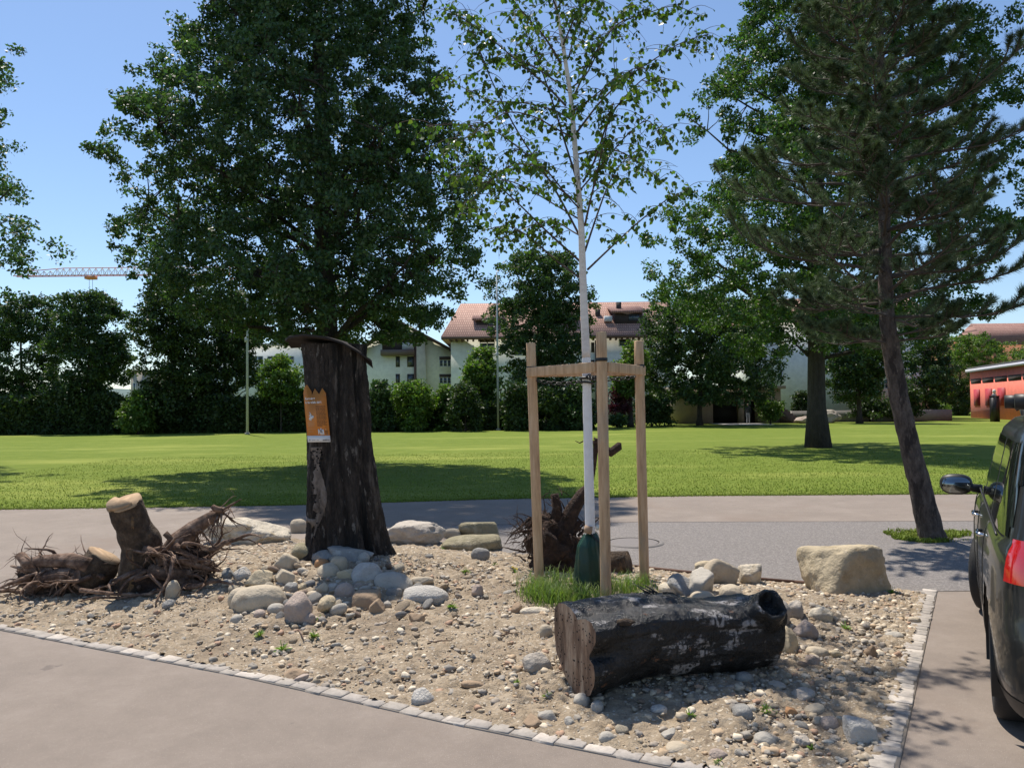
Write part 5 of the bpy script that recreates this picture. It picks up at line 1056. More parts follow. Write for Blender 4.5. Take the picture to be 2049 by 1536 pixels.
rn = RNG.normal(size=B0.shape); rn -= ax_*(rn*ax_).sum(1)[:, None]; rn /= np.linalg.norm(rn, axis=1)[:, None]; dr = ax_*RNG.uniform(.35, 1.0, (len(i_), 1))+rn*.85; dr /= np.linalg.norm(dr, axis=1)[:, None]
ln = RNG.uniform(.06, .11, (len(i_), 1)); sd_ = np.cross(dr, RNG.normal(size=B0.shape)); sd_ /= np.linalg.norm(sd_, axis=1)[:, None]
V = np.stack([B0-sd_*.0034, B0+sd_*.0034, B0+dr*ln], 1); t = MB(); t.add(V.reshape(-1, 3), np.arange(len(V)*3).reshape(-1, 3)); part(t, 'needles', MT['needle'], pine)
print('needles', len(V), 'shoots', len(shoots), 'birch leaves', len(leafP))
# ---------------------------------------------------------------- buildings
cream = flat('cream_render', (.84, .83, .72), .9, scale=2); white = flat('white_render', (.82, .83, .80), .9, scale=2); yellow = flat('yellow_render', (.80, .76, .54), .9, scale=2)
glass = flat('window_glass', (.05, .07, .09), .12, spec=.8); shut = flat('dark_brown_wood', (.055, .038, .032), .8); frame_m = flat('white_frame', (.65, .66, .66), .6); gut = flat('gutter', (.12, .07, .055), .6)
def tile_mat(name, c, c2):
    m = bpy.data.materials.new(name); m.use_nodes = True; N = m.node_tree.nodes; L_ = m.node_tree.links; b_ = N['Principled BSDF']; b_.inputs['Roughness'].default_value = .85
    tc = N.new('ShaderNodeTexCoord'); mp = N.new('ShaderNodeMapping'); mp.inputs['Rotation'].default_value = (rad(90), 0, 0); L_.new(tc.outputs['Object'], mp.inputs[0])
    bk_ = N.new('ShaderNodeTexBrick'); bk_.inputs['Scale'].default_value = 1.6; bk_.inputs['Brick Width'].default_value = .35; bk_.inputs['Row Height'].default_value = .5; bk_.inputs['Mortar Size'].default_value = .045
    bk_.inputs['Color1'].default_value = (*c, 1); bk_.inputs['Color2'].default_value = (*c2, 1); bk_.inputs['Mortar'].default_value = (*[x*.45 for x in c], 1); L_.new(mp.outputs[0], bk_.inputs[0]); L_.new(bk_.outputs[0], b_.inputs['Base Color']); return m
tile = tile_mat('red_roof_tiles', (.42, .235, .175), (.50, .30, .23)); tile2 = tile_mat('old_roof_tiles', (.30, .15, .12), (.36, .2, .16))
def window(root, x0, x1, y0, y1, Y, mull=2, sh=True, sill=False):
    a_, b_ = wp(x0, y1, Y), wp(x1, y0, Y); X0, X1, Z0, Z1 = a_[0], b_[0], a_[2], b_[2]; f = MB(); w_ = .09
    f.box(X0, X1, Y-.05, Y+.02, Z0, Z0+w_); f.box(X0, X1, Y-.05, Y+.02, Z1-w_, Z1); f.box(X0, X0+w_, Y-.05, Y+.02, Z0+w_, Z1-w_); f.box(X1-w_, X1, Y-.05, Y+.02, Z0+w_, Z1-w_)
    for k in range(1, mull): xm = X0+(X1-X0)*k/mull; f.box(xm-w_*.7, xm+w_*.7, Y-.05, Y+.02, Z0+w_, Z1-w_)
    fo_ = part(f, 'window', frame_m, root); g_ = MB(); g_.box(X0+w_, X1-w_, Y-.02, Y+.015, Z0+w_, Z1-w_-(.3 if sh else 0)*(Z1-Z0)); sub(g_, 'pane', glass, fo_)
    if sh: g_ = MB(); g_.box(X0+.02, X1-.02, Y-.07, Y-.052, Z1-.32*(Z1-Z0), Z1-.01); sub(g_, 'blind', shut, fo_)
    return fo_
def house_box(x0, x1, ytop, Y, depth, Ztop=None):
    a_, b_ = wp(x0, ytop, Y), wp(x1, ytop, Y); return a_[0], b_[0], (Ztop or (a_[2]+b_[2])/2)
# far white block behind the stump
X0, X1, Zt = house_box(505, 622, 692, 105, 10); h_ = thing('apartment_building', 'distant white block with flat roof glimpsed left of the tall stump', 'building', ((X0+X1)/2, 105, 0))
t = MB(); t.box(X0-6, X1, 105, 117, 0, Zt); part(t, 'wall', white, h_); t = MB(); t.box(X0-6.3, X1+.3, 104.6, 117.4, Zt+.003, Zt+.35); part(t, 'roof', flat('grey_flat_roof', (.35, .33, .33), .8), h_)
for x in (505, 535, 567): 
    for y in (712, 745): window(h_, x, x+22, y, y+15, 105, 2, False)
X0, X1, Zt = house_box(262, 296, 745, 100, 8); h_ = thing('apartment_building', 'narrow beige wall glimpsed left of the big oak trunk', 'building', ((X0+X1)/2, 100, 0)); t = MB(); t.box(X0, X1, 100, 110, 0, Zt); part(t, 'wall', flat('beige_render', (.42, .38, .33), .9), h_); t = MB(); t.box(X0-.2, X1+.2, 99.8, 110.2, Zt+.003, Zt+.3); part(t, 'roof', shut, h_); window(h_, 266, 272, 765, 785, 100, 1, False)
# gabled house
Yg = 86; h_ = thing('gabled_house', 'cream gabled house with dark loggia right of the tall stump', 'building', (wp(800, 810, Yg)[0], Yg, 0))
def prism(mb, pts, y0, y1):
    n_ = len(pts); mb.add([(x, y0, z) for x, z in pts]+[(x, y1, z) for x, z in pts], [tuple(range(n_)), tuple(range(2*n_-1, n_-1, -1))]+[(i, i+n_, (i+1) % n_+n_, (i+1) % n_) for i in range(n_)])
w2 = lambda x, y, Y: (lambda p: (p[0], p[2]))(wp(x, y, Y))
gL = w2(716, 705, Yg); ap = w2(800, 648, Yg); gR = w2(902, 700, Yg)
t = MB(); prism(t, [(gL[0], 0), (w2(849, 0, Yg)[0], 0), w2(849, 676, Yg), ap, gL], Yg, Yg+10); part(t, 'wall', cream, h_)
t = MB(); prism(t, [(w2(849, 0, Yg)[0], 0), (gR[0], 0), gR, w2(849, 676, Yg)], Yg+.5, Yg+10); part(t, 'side_wall', yellow, h_)
t = MB(); e_ = .35
for a_, b_ in ((w2(708, 713, Yg), ap), (ap, w2(908, 706, Yg))):
    prism(t, [a_, b_, (b_[0], b_[1]+e_), (a_[0], a_[1]+e_)], Yg-1.0, Yg+11)
part(t, 'roof', shut, h_)
t = MB(); a_ = w2(765, 712, Yg); b_ = w2(829, 668, Yg); t.box(a_[0], b_[0], Yg-.06, Yg+.02, a_[1], b_[1]); part(t, 'loggia', shut, h_)
t = MB(); a_ = w2(764, 712, Yg); b_ = w2(830, 700, Yg); t.box(a_[0], b_[0], Yg-.9, Yg-.062, a_[1], b_[1]); part(t, 'balcony', flat('brown_balcony', (.16, .12, .10), .8), h_)
t = MB(); a_ = w2(806, 700, Yg); b_ = w2(829, 686, Yg); t.box(a_[0], b_[0], Yg-.5, Yg-.45, a_[1], b_[1]); part(t, 'net', flat('pale_net', (.5, .5, .5), .8), h_)
t = MB(); a_ = w2(829, 810, Yg); b_ = w2(833, 672, Yg); t.box(a_[0], b_[0], Yg-.12, Yg-.003, 0, b_[1]); part(t, 'downpipe', gut, h_)
for x0, x1, y0, y1, mu in ((792, 800, 713, 734, 1), (815, 829, 713, 734, 1), (792, 800, 748, 768, 1), (815, 829, 748, 768, 1)):
    t = MB(); a_ = w2(x0, y1, Yg); b_ = w2(x1, y0, Yg); t.box(a_[0], b_[0], Yg-.05, Yg-.003, a_[1], b_[1]); q_ = part(t, 'window', shut, h_); t = MB(); t.box(a_[0]+.1, b_[0]-.1, Yg-.06, Yg-.052, a_[1]+.1, b_[1]-.1); sub(t, 'pane', glass, q_)
for y0, y1 in ((713, 734), (748, 768)): window(h_, 879, 903, y0, y1, Yg+.5, 3)
# long tiled building
Yt = 80; h_ = thing('apartment_building', 'long cream apartment block with red tiled roof and dark dormers', 'building', (wp(1150, 810, Yt)[0], Yt, 0))
a_ = w2(902, 676, Yt); b_ = w2(1345, 664, Yt); ze = (a_[1]+b_[1])/2; t = MB(); t.box(a_[0], b_[0], Yt, Yt+11, 0, ze); part(t, 'wall', cream, h_)
Yr = Yt+6; rl = w2(940, 612, Yr); rr2 = w2(1345, 598, Yr); zr = (rl[1]+rr2[1])/2; ex0 = a_[0]-.9; ex1 = b_[0]+.9
t = MB(); t.add([(ex0, Yt-1, ze-.1), (ex1, Yt-1, ze-.1), (ex1, Yr, zr), (rl[0]-1, Yr, zr), (ex0, Yt+12.5, ze-.1), (ex1, Yt+12.5, ze-.1), (ex0, Yt-1, ze-.4), (ex1, Yt-1, ze-.4), (ex0, Yt+12.5, ze-.4), (ex1, Yt+12.5, ze-.4)], [(0, 1, 2, 3), (3, 2, 5, 4), (0, 3, 4), (2, 1, 5), (6, 8, 9, 7), (0, 6, 7, 1), (4, 5, 9, 8), (0, 4, 8, 6), (1, 7, 9, 5)])
rf = part(t, 'roof', tile, h_)
t = MB(); t.box(ex0, ex1, Yt-1.12, Yt-1.003, ze-.42, ze-.12); 
for k in range(40): xx = a_[0]+(b_[0]-a_[0])*k/39; t.box(xx-.08, xx+.08, Yt-.9, Yt-.01, ze-.62, ze-.405)
part(t, 'eaves', gut, h_)
def dormer(x0, x1, y0, y1):
    Yd = Yt+1.2; a_ = w2(x0, y1, Yd); b_ = w2(x1, y0, Yd); t = MB(); t.box(a_[0], b_[0], Yd, Yd+4, a_[1], b_[1]); d_ = part(t, 'dormer', shut, h_); t = MB(); w_ = b_[0]-a_[0]; t.box(a_[0]+w_*.5, b_[0]-w_*.12, Yd-.06, Yd-.003, a_[1]+(b_[1]-a_[1])*.3, b_[1]-(b_[1]-a_[1])*.25); sub(t, 'window', glass, d_)
    t = MB(); t.add([(a_[0]-.4, Yd-.5, b_[1]), (b_[0]+.4, Yd-.5, b_[1]), (b_[0]+.4, Yd+4, b_[1]+1), (a_[0]-.4, Yd+4, b_[1]+1), (a_[0]-.4, Yd-.5, b_[1]-.25), (b_[0]+.4, Yd-.5, b_[1]-.25), (b_[0]+.4, Yd+4, b_[1]+.75), (a_[0]-.4, Yd+4, b_[1]+.75)], [(0, 1, 2, 3), (0, 4, 5, 1), (1, 5, 6, 2), (3, 7, 4, 0), (7, 6, 5, 4)]); sub(t, 'dormer_roof', tile2, d_)
dormer(953, 1003, 637, 660); dormer(1231, 1285, 622, 650); dormer(1110, 1150, 629, 655)
for x, y in ((1196, 624), (1238, 610)):
    c_ = wp(x, y, Yr-3); t = MB(); t.box(c_[0]-.25, c_[0]+.25, Yr-3.2, Yr-2.7, c_[2]-.9, c_[2]+.3); sub(t, 'chimney', shut, rf)
t = MB(); c_ = w2(1216, 638, Yt+1.6); t.box(c_[0]-.4, c_[0]+.4, Yt+1.0, Yt+1.6, c_[1]-.3, c_[1]+.25); sub(t, 'skylight', frame_m, rf)
window(h_, 1238, 1262, 669, 693, Yt, 1); window(h_, 1238, 1262, 718, 740, Yt, 1)
for y0 in (685, 720, 755):
    t = MB(); a_ = w2(1183, y0+20, Yt); b_ = w2(1189, y0, Yt); t.box(a_[0], b_[0], Yt-.05, Yt-.003, a_[1], b_[1]); part(t, 'window', shut, h_)
window(h_, 960, 990, 678, 700, Yt, 2); window(h_, 1030, 1060, 690, 712, Yt, 2)
t = MB(); c_ = w2(1192, 700, Yt); t.box(c_[0]-.08, c_[0]+.08, Yt-.2, Yt-.003, 0, ze-.6); part(t, 'downpipe', gut, h_)
# white block on the right
Yw = 82; h_ = thing('apartment_building', 'white apartment block behind the maple trunk and the pine', 'building', (wp(1700, 810, Yw)[0], Yw, 0)); a_ = w2(1520, 640, Yw); b_ = w2(1856, 640, Yw)
t = MB(); t.box(a_[0], b_[0], Yw, Yw+12, 0, a_[1]); part(t, 'wall', white, h_)
t = MB(); z_ = a_[1]; t.add([(a_[0]-1, Yw-1, z_), (b_[0]+1, Yw-1, z_), (b_[0]+1, Yw+6, z_+3), (a_[0]-1, Yw+6, z_+3), (b_[0]+1, Yw+13, z_), (a_[0]-1, Yw+13, z_), (a_[0]-1, Yw-1, z_-.3), (b_[0]+1, Yw-1, z_-.3), (b_[0]+1, Yw+13, z_-.3), (a_[0]-1, Yw+13, z_-.3)], [(0, 1, 2, 3), (3, 2, 4, 5), (0, 3, 5), (1, 4, 2), (6, 9, 8, 7), (0, 6, 7, 1), (5, 4, 8, 9), (0, 5, 9, 6), (1, 7, 8, 4)]); part(t, 'roof', tile, h_)
for x0, x1, y0, y1 in ((1763, 1784, 707, 728), (1763, 1784, 757, 778), (1690, 1712, 700, 722), (1560, 1566, 738, 768), (1690, 1712, 752, 774)): window(h_, x0, x1, y0, y1, Yw, 3 if x1-x0 > 10 else 1, False)
# garage block
Yg2 = 70; a_ = w2(1352, 780, Yg2); b_ = w2(1562, 780, Yg2); h_ = thing('garage', 'tan flat garage block with dark openings in the shade behind the chestnut', 'garage', ((a_[0]+b_[0])/2, Yg2, 0)); tan = flat('tan_concrete', (.30, .235, .165), .9, scale=2)
dx0, dx1, dz = w2(1412, 0, Yg2)[0], w2(1502, 0, Yg2)[0], w2(1412, 803, Yg2)[1]
t = MB(); t.box(a_[0], dx0, Yg2, Yg2+6, 0, a_[1]); t.box(dx1, b_[0], Yg2, Yg2+6, 0, a_[1]); t.box(dx0+.002, dx1-.002, Yg2+.003, Yg2+6, dz, a_[1]-.003); part(t, 'wall', tan, h_)
t = MB(); t.box(dx0+.004, dx1-.004, Yg2+1.2, Yg2+1.3, 0, dz-.003); part(t, 'shade_panel', flat('opening_shade', (.02, .018, .016), .7), h_)  # near-black panel, the darkness inside the open garage put into its colour
t = MB(); xm = w2(1468, 0, Yg2)[0]; t.box(xm-.25, xm+.25, Yg2+.01, Yg2+.6, .001, dz-.004); part(t, 'pillar', tan, h_)
t = MB(); t.box(a_[0]-.3, b_[0]+.3, Yg2-.5, Yg2+6.4, a_[1]+.003, a_[1]+.28); part(t, 'roof', flat('concrete_roof', (.26, .22, .18), .9), h_)
t = MB(); c0, c1 = gp(1405, 846), gp(1500, 846); t.box(c0[0], c1[0], 64, 69.9, -.2, .03); struct(t.build('garage_apron', flat('pale_concrete', (.5, .47, .43), .9)))
# stairs and low walls
t = MB(); x0_, x1_ = w2(1562, 0, 69)[0], w2(1582, 0, 69)[0]
for k in range(9): t.box(x0_-k*.08, x1_-k*.12, 68+k*.3, 68.3+k*.3, 0, .17*(k+1))
st = thing('stairs', 'brown outdoor steps climbing beside the garage', 'stairs', (x0_, 68, 0)); part(t, 'steps', flat('brown_steps', (.17, .11, .08), .9), st)
t = MB(); a_ = w2(1585, 822, 71); b_ = w2(1905, 822, 71); t.box(a_[0], b_[0], 71, 71.6, 0, a_[1]); lw = tag(t.build('retaining_wall', flat('grey_stone_wall', (.25, .235, .22), .9, scale=3, bump=.5)), 'low grey retaining wall along the far right side of the lawn', 'wall')
t = MB(); blob(t, wp(1652, 835, 68), (1.2, 1, .7), 5, 4, .35); tag(t.build('boulder', SM['granite'], smooth=True), 'dark grey boulder right of the maple trunk at the far wall', 'boulder')
t = MB(); blob(t, wp(1622, 841, 67), (1.2, .8, .4), 8, 4, .35); tag(t.build('boulder', SM['pink'], smooth=True), 'low pale boulder left of the dark one at the far wall', 'boulder')
# folding chair / bench
c_ = gp(1764, 836); t = MB(); bn = thing('garden_chair', 'pale garden lounger standing on the far lawn edge', 'chair', (c_[0], c_[1], 0)); cw = flat('pale_fabric', (.45, .45, .44), .8)
t.add([(c_[0]-.8, c_[1]-.3, .4), (c_[0]+.3, c_[1]-.3, .4), (c_[0]+.3, c_[1]+.3, .4), (c_[0]-.8, c_[1]+.3, .4), (c_[0]-.8, c_[1]-.3, .36), (c_[0]+.3, c_[1]-.3, .36), (c_[0]+.3, c_[1]+.3, .36), (c_[0]-.8, c_[1]+.3, .36)], [(0, 1, 2, 3), (7, 6, 5, 4), (0, 4, 5, 1), (2, 6, 7, 3), (3, 7, 4, 0), (1, 5, 6, 2)]); part(t, 'seat', cw, bn)
t = MB(); t.add([(c_[0]+.3, c_[1]-.3, .40), (c_[0]+.3, c_[1]+.3, .40), (c_[0]+.75, c_[1]+.3, 1.15), (c_[0]+.75, c_[1]-.3, 1.15), (c_[0]+.34, c_[1]-.3, .38), (c_[0]+.34, c_[1]+.3, .38), (c_[0]+.79, c_[1]+.3, 1.13), (c_[0]+.79, c_[1]-.3, 1.13)], [(0, 1, 2, 3), (7, 6, 5, 4), (0, 4, 5, 1), (2, 6, 7, 3), (3, 7, 4, 0), (1, 5, 6, 2)]); part(t, 'backrest', cw, bn)
for dx in (-.75, .25):
    for dy in (-.27, .27): t = MB(); t.tube([(c_[0]+dx, c_[1]+dy, 0), (c_[0]+dx, c_[1]+dy, .37)], .025, 6); part(t, 'leg', cw, bn)
# globe lamp
c_ = wp(1825, 748, 78); lp = thing('park_lamp', 'white globe lamp on a thin post among the shrubs', 'lamp', (c_[0], 78, 0)); t = MB(); t.tube([(c_[0], 78, 0), (c_[0], 78, c_[2]-.2)], .05, 8); part(t, 'post', shut, lp); t = MB(); blob(t, c_, (.28, .28, .28), 0, 3, 0); part(t, 'globe', flat('opal_glass', (.75, .75, .72), .3), lp, True)
c_ = wp(543, 722, 75); lp = thing('street_lamp', 'small street lamp on a thin post left of the tall stump', 'lamp', (c_[0], 75, 0)); t = MB(); t.tube([(c_[0], 75, 0), (c_[0], 75, c_[2])], .06, 8); part(t, 'post', shut, lp); t = MB(); t.box(c_[0]-.35, c_[0]+.35, 74.8, 75.2, c_[2]+.003, c_[2]+.18); part(t, 'lamp_head', frame_m, lp)
# red building
A_ = np.array([gp(1943, 837)[0], gp(1943, 837)[1]]); B_ = A_+np.array([-3.8, -15])*2.6; h_ = thing('red_building', 'flat-roofed coral red building at the right edge of the lawn', 'building', (A_[0], A_[1], 0))
red = flat('coral_render', (.82, .21, .15), .85, scale=2); dred = flat('dark_red_shutter', (.42, .03, .045), .6)
A_ = wp(1943, 836, 84)[:2]; d1 = wp(2049, 840, 69)[:2]-A_; d1 = d1/np.linalg.norm(d1); nrm_ = np.array([-d1[1], d1[0]]); 
if np.dot(nrm_, -A_) < 0: nrm_ = -nrm_
Hr = wp(1943, 745, 84)[2]
def rb_box(mb, s0, s1, o0, o1, z0, z1):
    P_ = []
    for z_ in (z0, z1):
        for s__, o__ in ((s0, o0), (s1, o0), (s1, o1), (s0, o1)): q__ = A_+d1*s__+nrm_*o__; P_.append((q__[0], q__[1], z_))
    mb.add(P_, [(3, 2, 1, 0), (4, 5, 6, 7), (0, 1, 5, 4), (1, 2, 6, 5), (2, 3, 7, 6), (3, 0, 4, 7)])
def s_at(px):   # arc length on facade for a photo column
    lo_, hi_ = 0, 60
    for _ in range(40):
        mi = (lo_+hi_)/2; q__ = A_+d1*mi; x_ = px_of(q__[0], q__[1], 2)[0]
        if x_ < px: lo_ = mi
        else: hi_ = mi
    return lo_
t = MB(); rb_box(t, 0, 40, -12, 0, 0, Hr); part(t, 'wall', red, h_)
t = MB(); rb_box(t, -.3, 40.3, -12.3, .35, Hr+.003, Hr+.3); part(t, 'fascia', flat('white_fascia', (.55, .56, .62), .5), h_)
t = MB(); rb_box(t, -.2, 40.2, -12.2, .2, Hr+.303, Hr+.5); part(t, 'roof', flat('dark_roof_edge', (.05, .05, .05), .8), h_)
for x0, x1 in ((1944, 1964), (1967, 1989), (1992, 2016), (2019, 2045), (2048, 2078)):
    t = MB(); rb_box(t, s_at(x0), s_at(x1), .003, .03, Hr*.75, Hr*.85); part(t, 'window', shut, h_)
for x0, x1 in ((1950, 1961), (1973, 1985), (1998, 2012)):
    t = MB(); rb_box(t, s_at(x0), s_at(x1), .003, .08, 1.3, Hr*.62); part(t, 'shutter', dred, h_)
# bust on black plinth
c_ = gp(1991, 841); c_ = wp(1991, 841, 66); bz_ = thing('bust', 'pale stone bust on a tall black plinth in front of the red building', 'statue', (c_[0], 66, 0)); wd = 6.2*66/F; zt = wp(1991, 793, 66)[2]
t = MB(); t.box(c_[0]-wd, c_[0]+wd, 66-wd, 66+wd, 0, zt); t.box(c_[0]-wd*1.1, c_[0]+wd*1.1, 66-wd*1.1, 66+wd*1.1, zt+.002, zt+.06); part(t, 'plinth', flat('black_plinth', (.012, .01, .012), .5), bz_)
t = MB(); v, f = ICO[3]; blob(t, (c_[0], 66, zt+.42), (.13, .16, .19), 1, 3, .12); t.tube([(c_[0], 66, zt+.32), (c_[0], 66, zt+.15), (c_[0], 66, zt+.06)], [.08, .1, .2], 14); t.tube([(c_[0]-.17, 66, zt+.14), (c_[0], 66, zt+.2), (c_[0]+.17, 66, zt+.14)], [.06, .11, .06], 12); part(t, 'head', flat('pale_stone', (.65, .62, .58), .8), bz_, True)
# brick house beyond
Yk = 130; a_ = w2(1982, 688, Yk); b_ = w2(2120, 688, Yk); tp_ = w2(1990, 641, Yk); h_ = thing('brick_house', 'distant brick-red house with tiled roof above the red building', 'building', ((a_[0]+b_[0])/2, Yk, 0)); t = MB(); t.box(a_[0], b_[0]+6, Yk, Yk+12, 0, a_[1]); part(t, 'wall', flat('orange_render', (.50, .22, .13), .9), h_)
t = MB(); t.add([(a_[0]-.7, Yk-1, a_[1]-.2), (b_[0]+7, Yk-1, a_[1]-.2), (b_[0]+7, Yk+5, tp_[1]), (a_[0]-.2, Yk+5, tp_[1]), (b_[0]+7, Yk+13, a_[1]-.2), (a_[0]-.7, Yk+13, a_[1]-.2)], [(0, 1, 2, 3), (3, 2, 4, 5), (0, 3, 5), (1, 4, 2), (0, 5, 4, 1)]); part(t, 'roof', tile2, h_)
a_ = w2(1890, 675, Yk); b_ = w2(1975, 675, Yk); h_ = thing('brick_house', 'far low roof peeking over the trees left of the brick-red house', 'building', ((a_[0]+b_[0])/2, Yk, 0)); t = MB(); t.box(a_[0], b_[0], Yk+1, Yk+10, 0, a_[1]-.6); part(t, 'wall', flat('orange_render_far', (.50, .22, .13), .9), h_); t = MB(); t.box(a_[0]-.4, b_[0]+.4, Yk+.6, Yk+10.4, a_[1]-.597, a_[1]); part(t, 'roof', tile2, h_)
# far hills, with bluish haze mixed into their colour
t = MB(); xs2 = np.linspace(-900, 900, 120); hz = 34+16*vnoise(np.c_[xs2/160, xs2*0, xs2*0], 4)+5*vnoise(np.c_[xs2/40, xs2*0, xs2*0], 6)
V2 = np.concatenate([np.c_[xs2, np.full(120, 760.), np.full(120, -2.)], np.c_[xs2, np.full(120, 860.), hz*.75], np.c_[xs2, np.full(120, 960.), hz], np.c_[xs2, np.full(120, 1150.), np.full(120, -2.)]]); I = np.arange(480).reshape(4, 120)
t.add(V2, np.stack([I[:-1, :-1], I[:-1, 1:], I[1:, 1:], I[1:, :-1]], -1).reshape(-1, 4)); struct(t.build('hills', pm('hazy_wooded_hills', [(.35, (.07, .11, .10)), (.65, (.12, .17, .15))], scale=.03, rough=1), smooth=True))
# poles
galv = flat('galvanised', (.40, .42, .43), .5)
for x, yb, yt, Y, l in ((495, 869, 470, 53, 'thin grey pole on the lawn edge left of the tall stump'), (997, 861, 545, 54, 'tall thin grey pole between the tall stump and the stakes')):
    c_ = gp(x, yb); Y = c_[1]; zt = wp(x-8, yt, Y)[2]; q_ = thing('flood_net_pole', l, 'pole', (c_[0], Y, 0), group='thin poles at the far edge of the lawn'); t = MB(); t.tube([(c_[0], Y, 0), (c_[0], Y, zt*.5), (c_[0], Y, zt)], [.09, .075, .05], 10); part(t, 'shaft', galv, q_); t = MB(); t.tube([(c_[0], Y, 0), (c_[0], Y, .12)], .17, 12); part(t, 'base', flat('concrete_foot', (.4, .38, .35), .9), q_); t = MB(); t.box(c_[0]-.14, c_[0]+.02, Y-.16, Y-.08, zt*.46, zt*.46+.35); part(t, 'bracket', galv, q_)
# person by the garage
c_ = gp(1497, 846); c_ = wp(1497, 846, 67); pe = MB()
def skin_fig(loc):
    me = bpy.data.meshes.new('person'); J = [((0, 0, .95), .13), ((0, 0, 1.15), .12), ((0, 0, 1.38), .16), ((0, 0, 1.5), .06), ((0, 0, 1.62), .095), ((0, 0, 1.72), .07), ((.19, 0, 1.40), .06), ((.24, -.02, 1.15), .045), ((.22, -.08, .92), .035), ((-.19, 0, 1.40), .06), ((-.24, -.02, 1.15), .045), ((-.22, -.08, .92), .035), ((.1, 0, .9), .09), ((.11, 0, .5), .06), ((.11, .02, .08), .045), ((.12, -.12, .04), .04), ((-.1, 0, .9), .09), ((-.11, -.06, .5), .06), ((-.11, .0, .08), .045), ((-.12, -.14, .04), .04)]
    E = [(0, 1), (1, 2), (2, 3), (3, 4), (4, 5), (2, 6), (6, 7), (7, 8), (2, 9), (9, 10), (10, 11), (0, 12), (12, 13), (13, 14), (14, 15), (0, 16), (16, 17), (17, 18), (18, 19)]
    me.from_pydata([j[0] for j in J], E, []); o = bpy.data.objects.new('person', me); COL.objects.link(o); o.location = loc; md = o.modifiers.new('skin', 'SKIN'); 
    me.skin_vertices.new() if not me.skin_vertices else None
    for i, j in enumerate(J): me.skin_vertices[0].data[i].radius = (j[1], j[1])
    me.skin_vertices[0].data[0].use_root = True; o.modifiers.new('sub', 'SUBSURF').levels = 2
    m = bpy.data.materials.new('clothes'); m.use_nodes = True; nt_ = m.node_tree; tc = nt_.nodes.new('ShaderNodeTexCoord'); sx = nt_.nodes.new('ShaderNodeSeparateXYZ'); nt_.links.new(tc.outputs['Object'], sx.inputs[0])
    dv = nt_.nodes.new('ShaderNodeMath'); dv.operation = 'DIVIDE'; dv.inputs[1].default_value = 2; nt_.links.new(sx.outputs[2], dv.inputs[0])
    nt_.links.new(ramp(nt_, [(0, (.03, .03, .03)), (.05, (.35, .36, .40)), (.46, (.06, .06, .07)), (.755, (.42, .26, .19)), (.85, (.05, .035, .025))], dv.outputs[0], 'CONSTANT'), nt_.nodes['Principled BSDF'].inputs['Base Color']); me.materials.append(m); return o
tag(skin_fig((float(c_[0]), 67, .03)), 'person in dark top and pale trousers standing by the garage opening', 'person')
# crane
Yc = 190; cr = thing('tower_crane', 'red and white tower crane jib against the sky at the left', 'crane', (wp(470, 800, Yc)[0], Yc, 0)); cred = flat('crane_red', (.55, .20, .16), .6); cwh = flat('crane_white', (.60, .50, .50), .6)
zj = wp(130, 552, Yc)[2]; x0_ = wp(30, 552, Yc)[0]; x1_ = wp(470, 548, Yc)[0]; hj = 1.9; t = MB(); t2 = MB(); n_ = 34; r_ = .09
for dy in (-.7, .7): t.tube([(x0_, Yc+dy, zj), (x1_+12, Yc+dy, zj)], r_*1.2, 5)
t.tube([(x0_+2, Yc, zj+hj*.6), (x0_+12, Yc, zj+hj), (x1_+12, Yc, zj+hj)], r_*1.2, 5)
for i in range(n_+9):
    xa = x0_+(x1_-x0_)*i/n_; xb = xa+(x1_-x0_)/n_; xm = (xa+xb)/2; hh = hj if i > 5 else hj*.65
    for dy in (-.7, .7):
        t2.tube([(xa, Yc+dy, zj), (xm, Yc, zj+hh)], r_*.7, 4); t2.tube([(xm, Yc, zj+hh), (xb, Yc+dy, zj)], r_*.7, 4)
part(t, 'jib', cred, cr); part(t2, 'lattice', cwh, cr)
t = MB(); c_ = wp(182, 556, Yc); t.box(c_[0]-1.2, c_[0]+1.2, Yc-.8, Yc+.8, zj-.9, zj-.15); part(t, 'trolley', flat('crane_orange', (.6, .22, .1), .6), cr)
t = MB(); 
for dx in (-.4, .4): t.tube([(c_[0]+dx, Yc, zj-.9), (c_[0]+dx, Yc, zj-14)], .045, 4)
t.box(c_[0]-.5, c_[0]+.5, Yc-.3, Yc+.3, zj-15, zj-14); part(t, 'hoist_cable', shut, cr)
t = MB(); mx_ = x1_
for a_ in (-.9, .9):
    for b_ in (-.9, .9): t.tube([(mx_+a_, Yc+b_, 0), (mx_+a_, Yc+b_, zj+3)], .12, 4)
for k in range(int(zj/2)):
    t.tube([(mx_-.9, Yc-.9, k*2), (mx_+.9, Yc-.9, k*2+2)], .07, 4); t.tube([(mx_+.9, Yc+.9, k*2), (mx_-.9, Yc+.9, k*2+2)], .07, 4)
t.box(mx_+8, mx_+12, Yc-.8, Yc+.8, zj-2, zj-.2); part(t, 'mast', cred, cr)
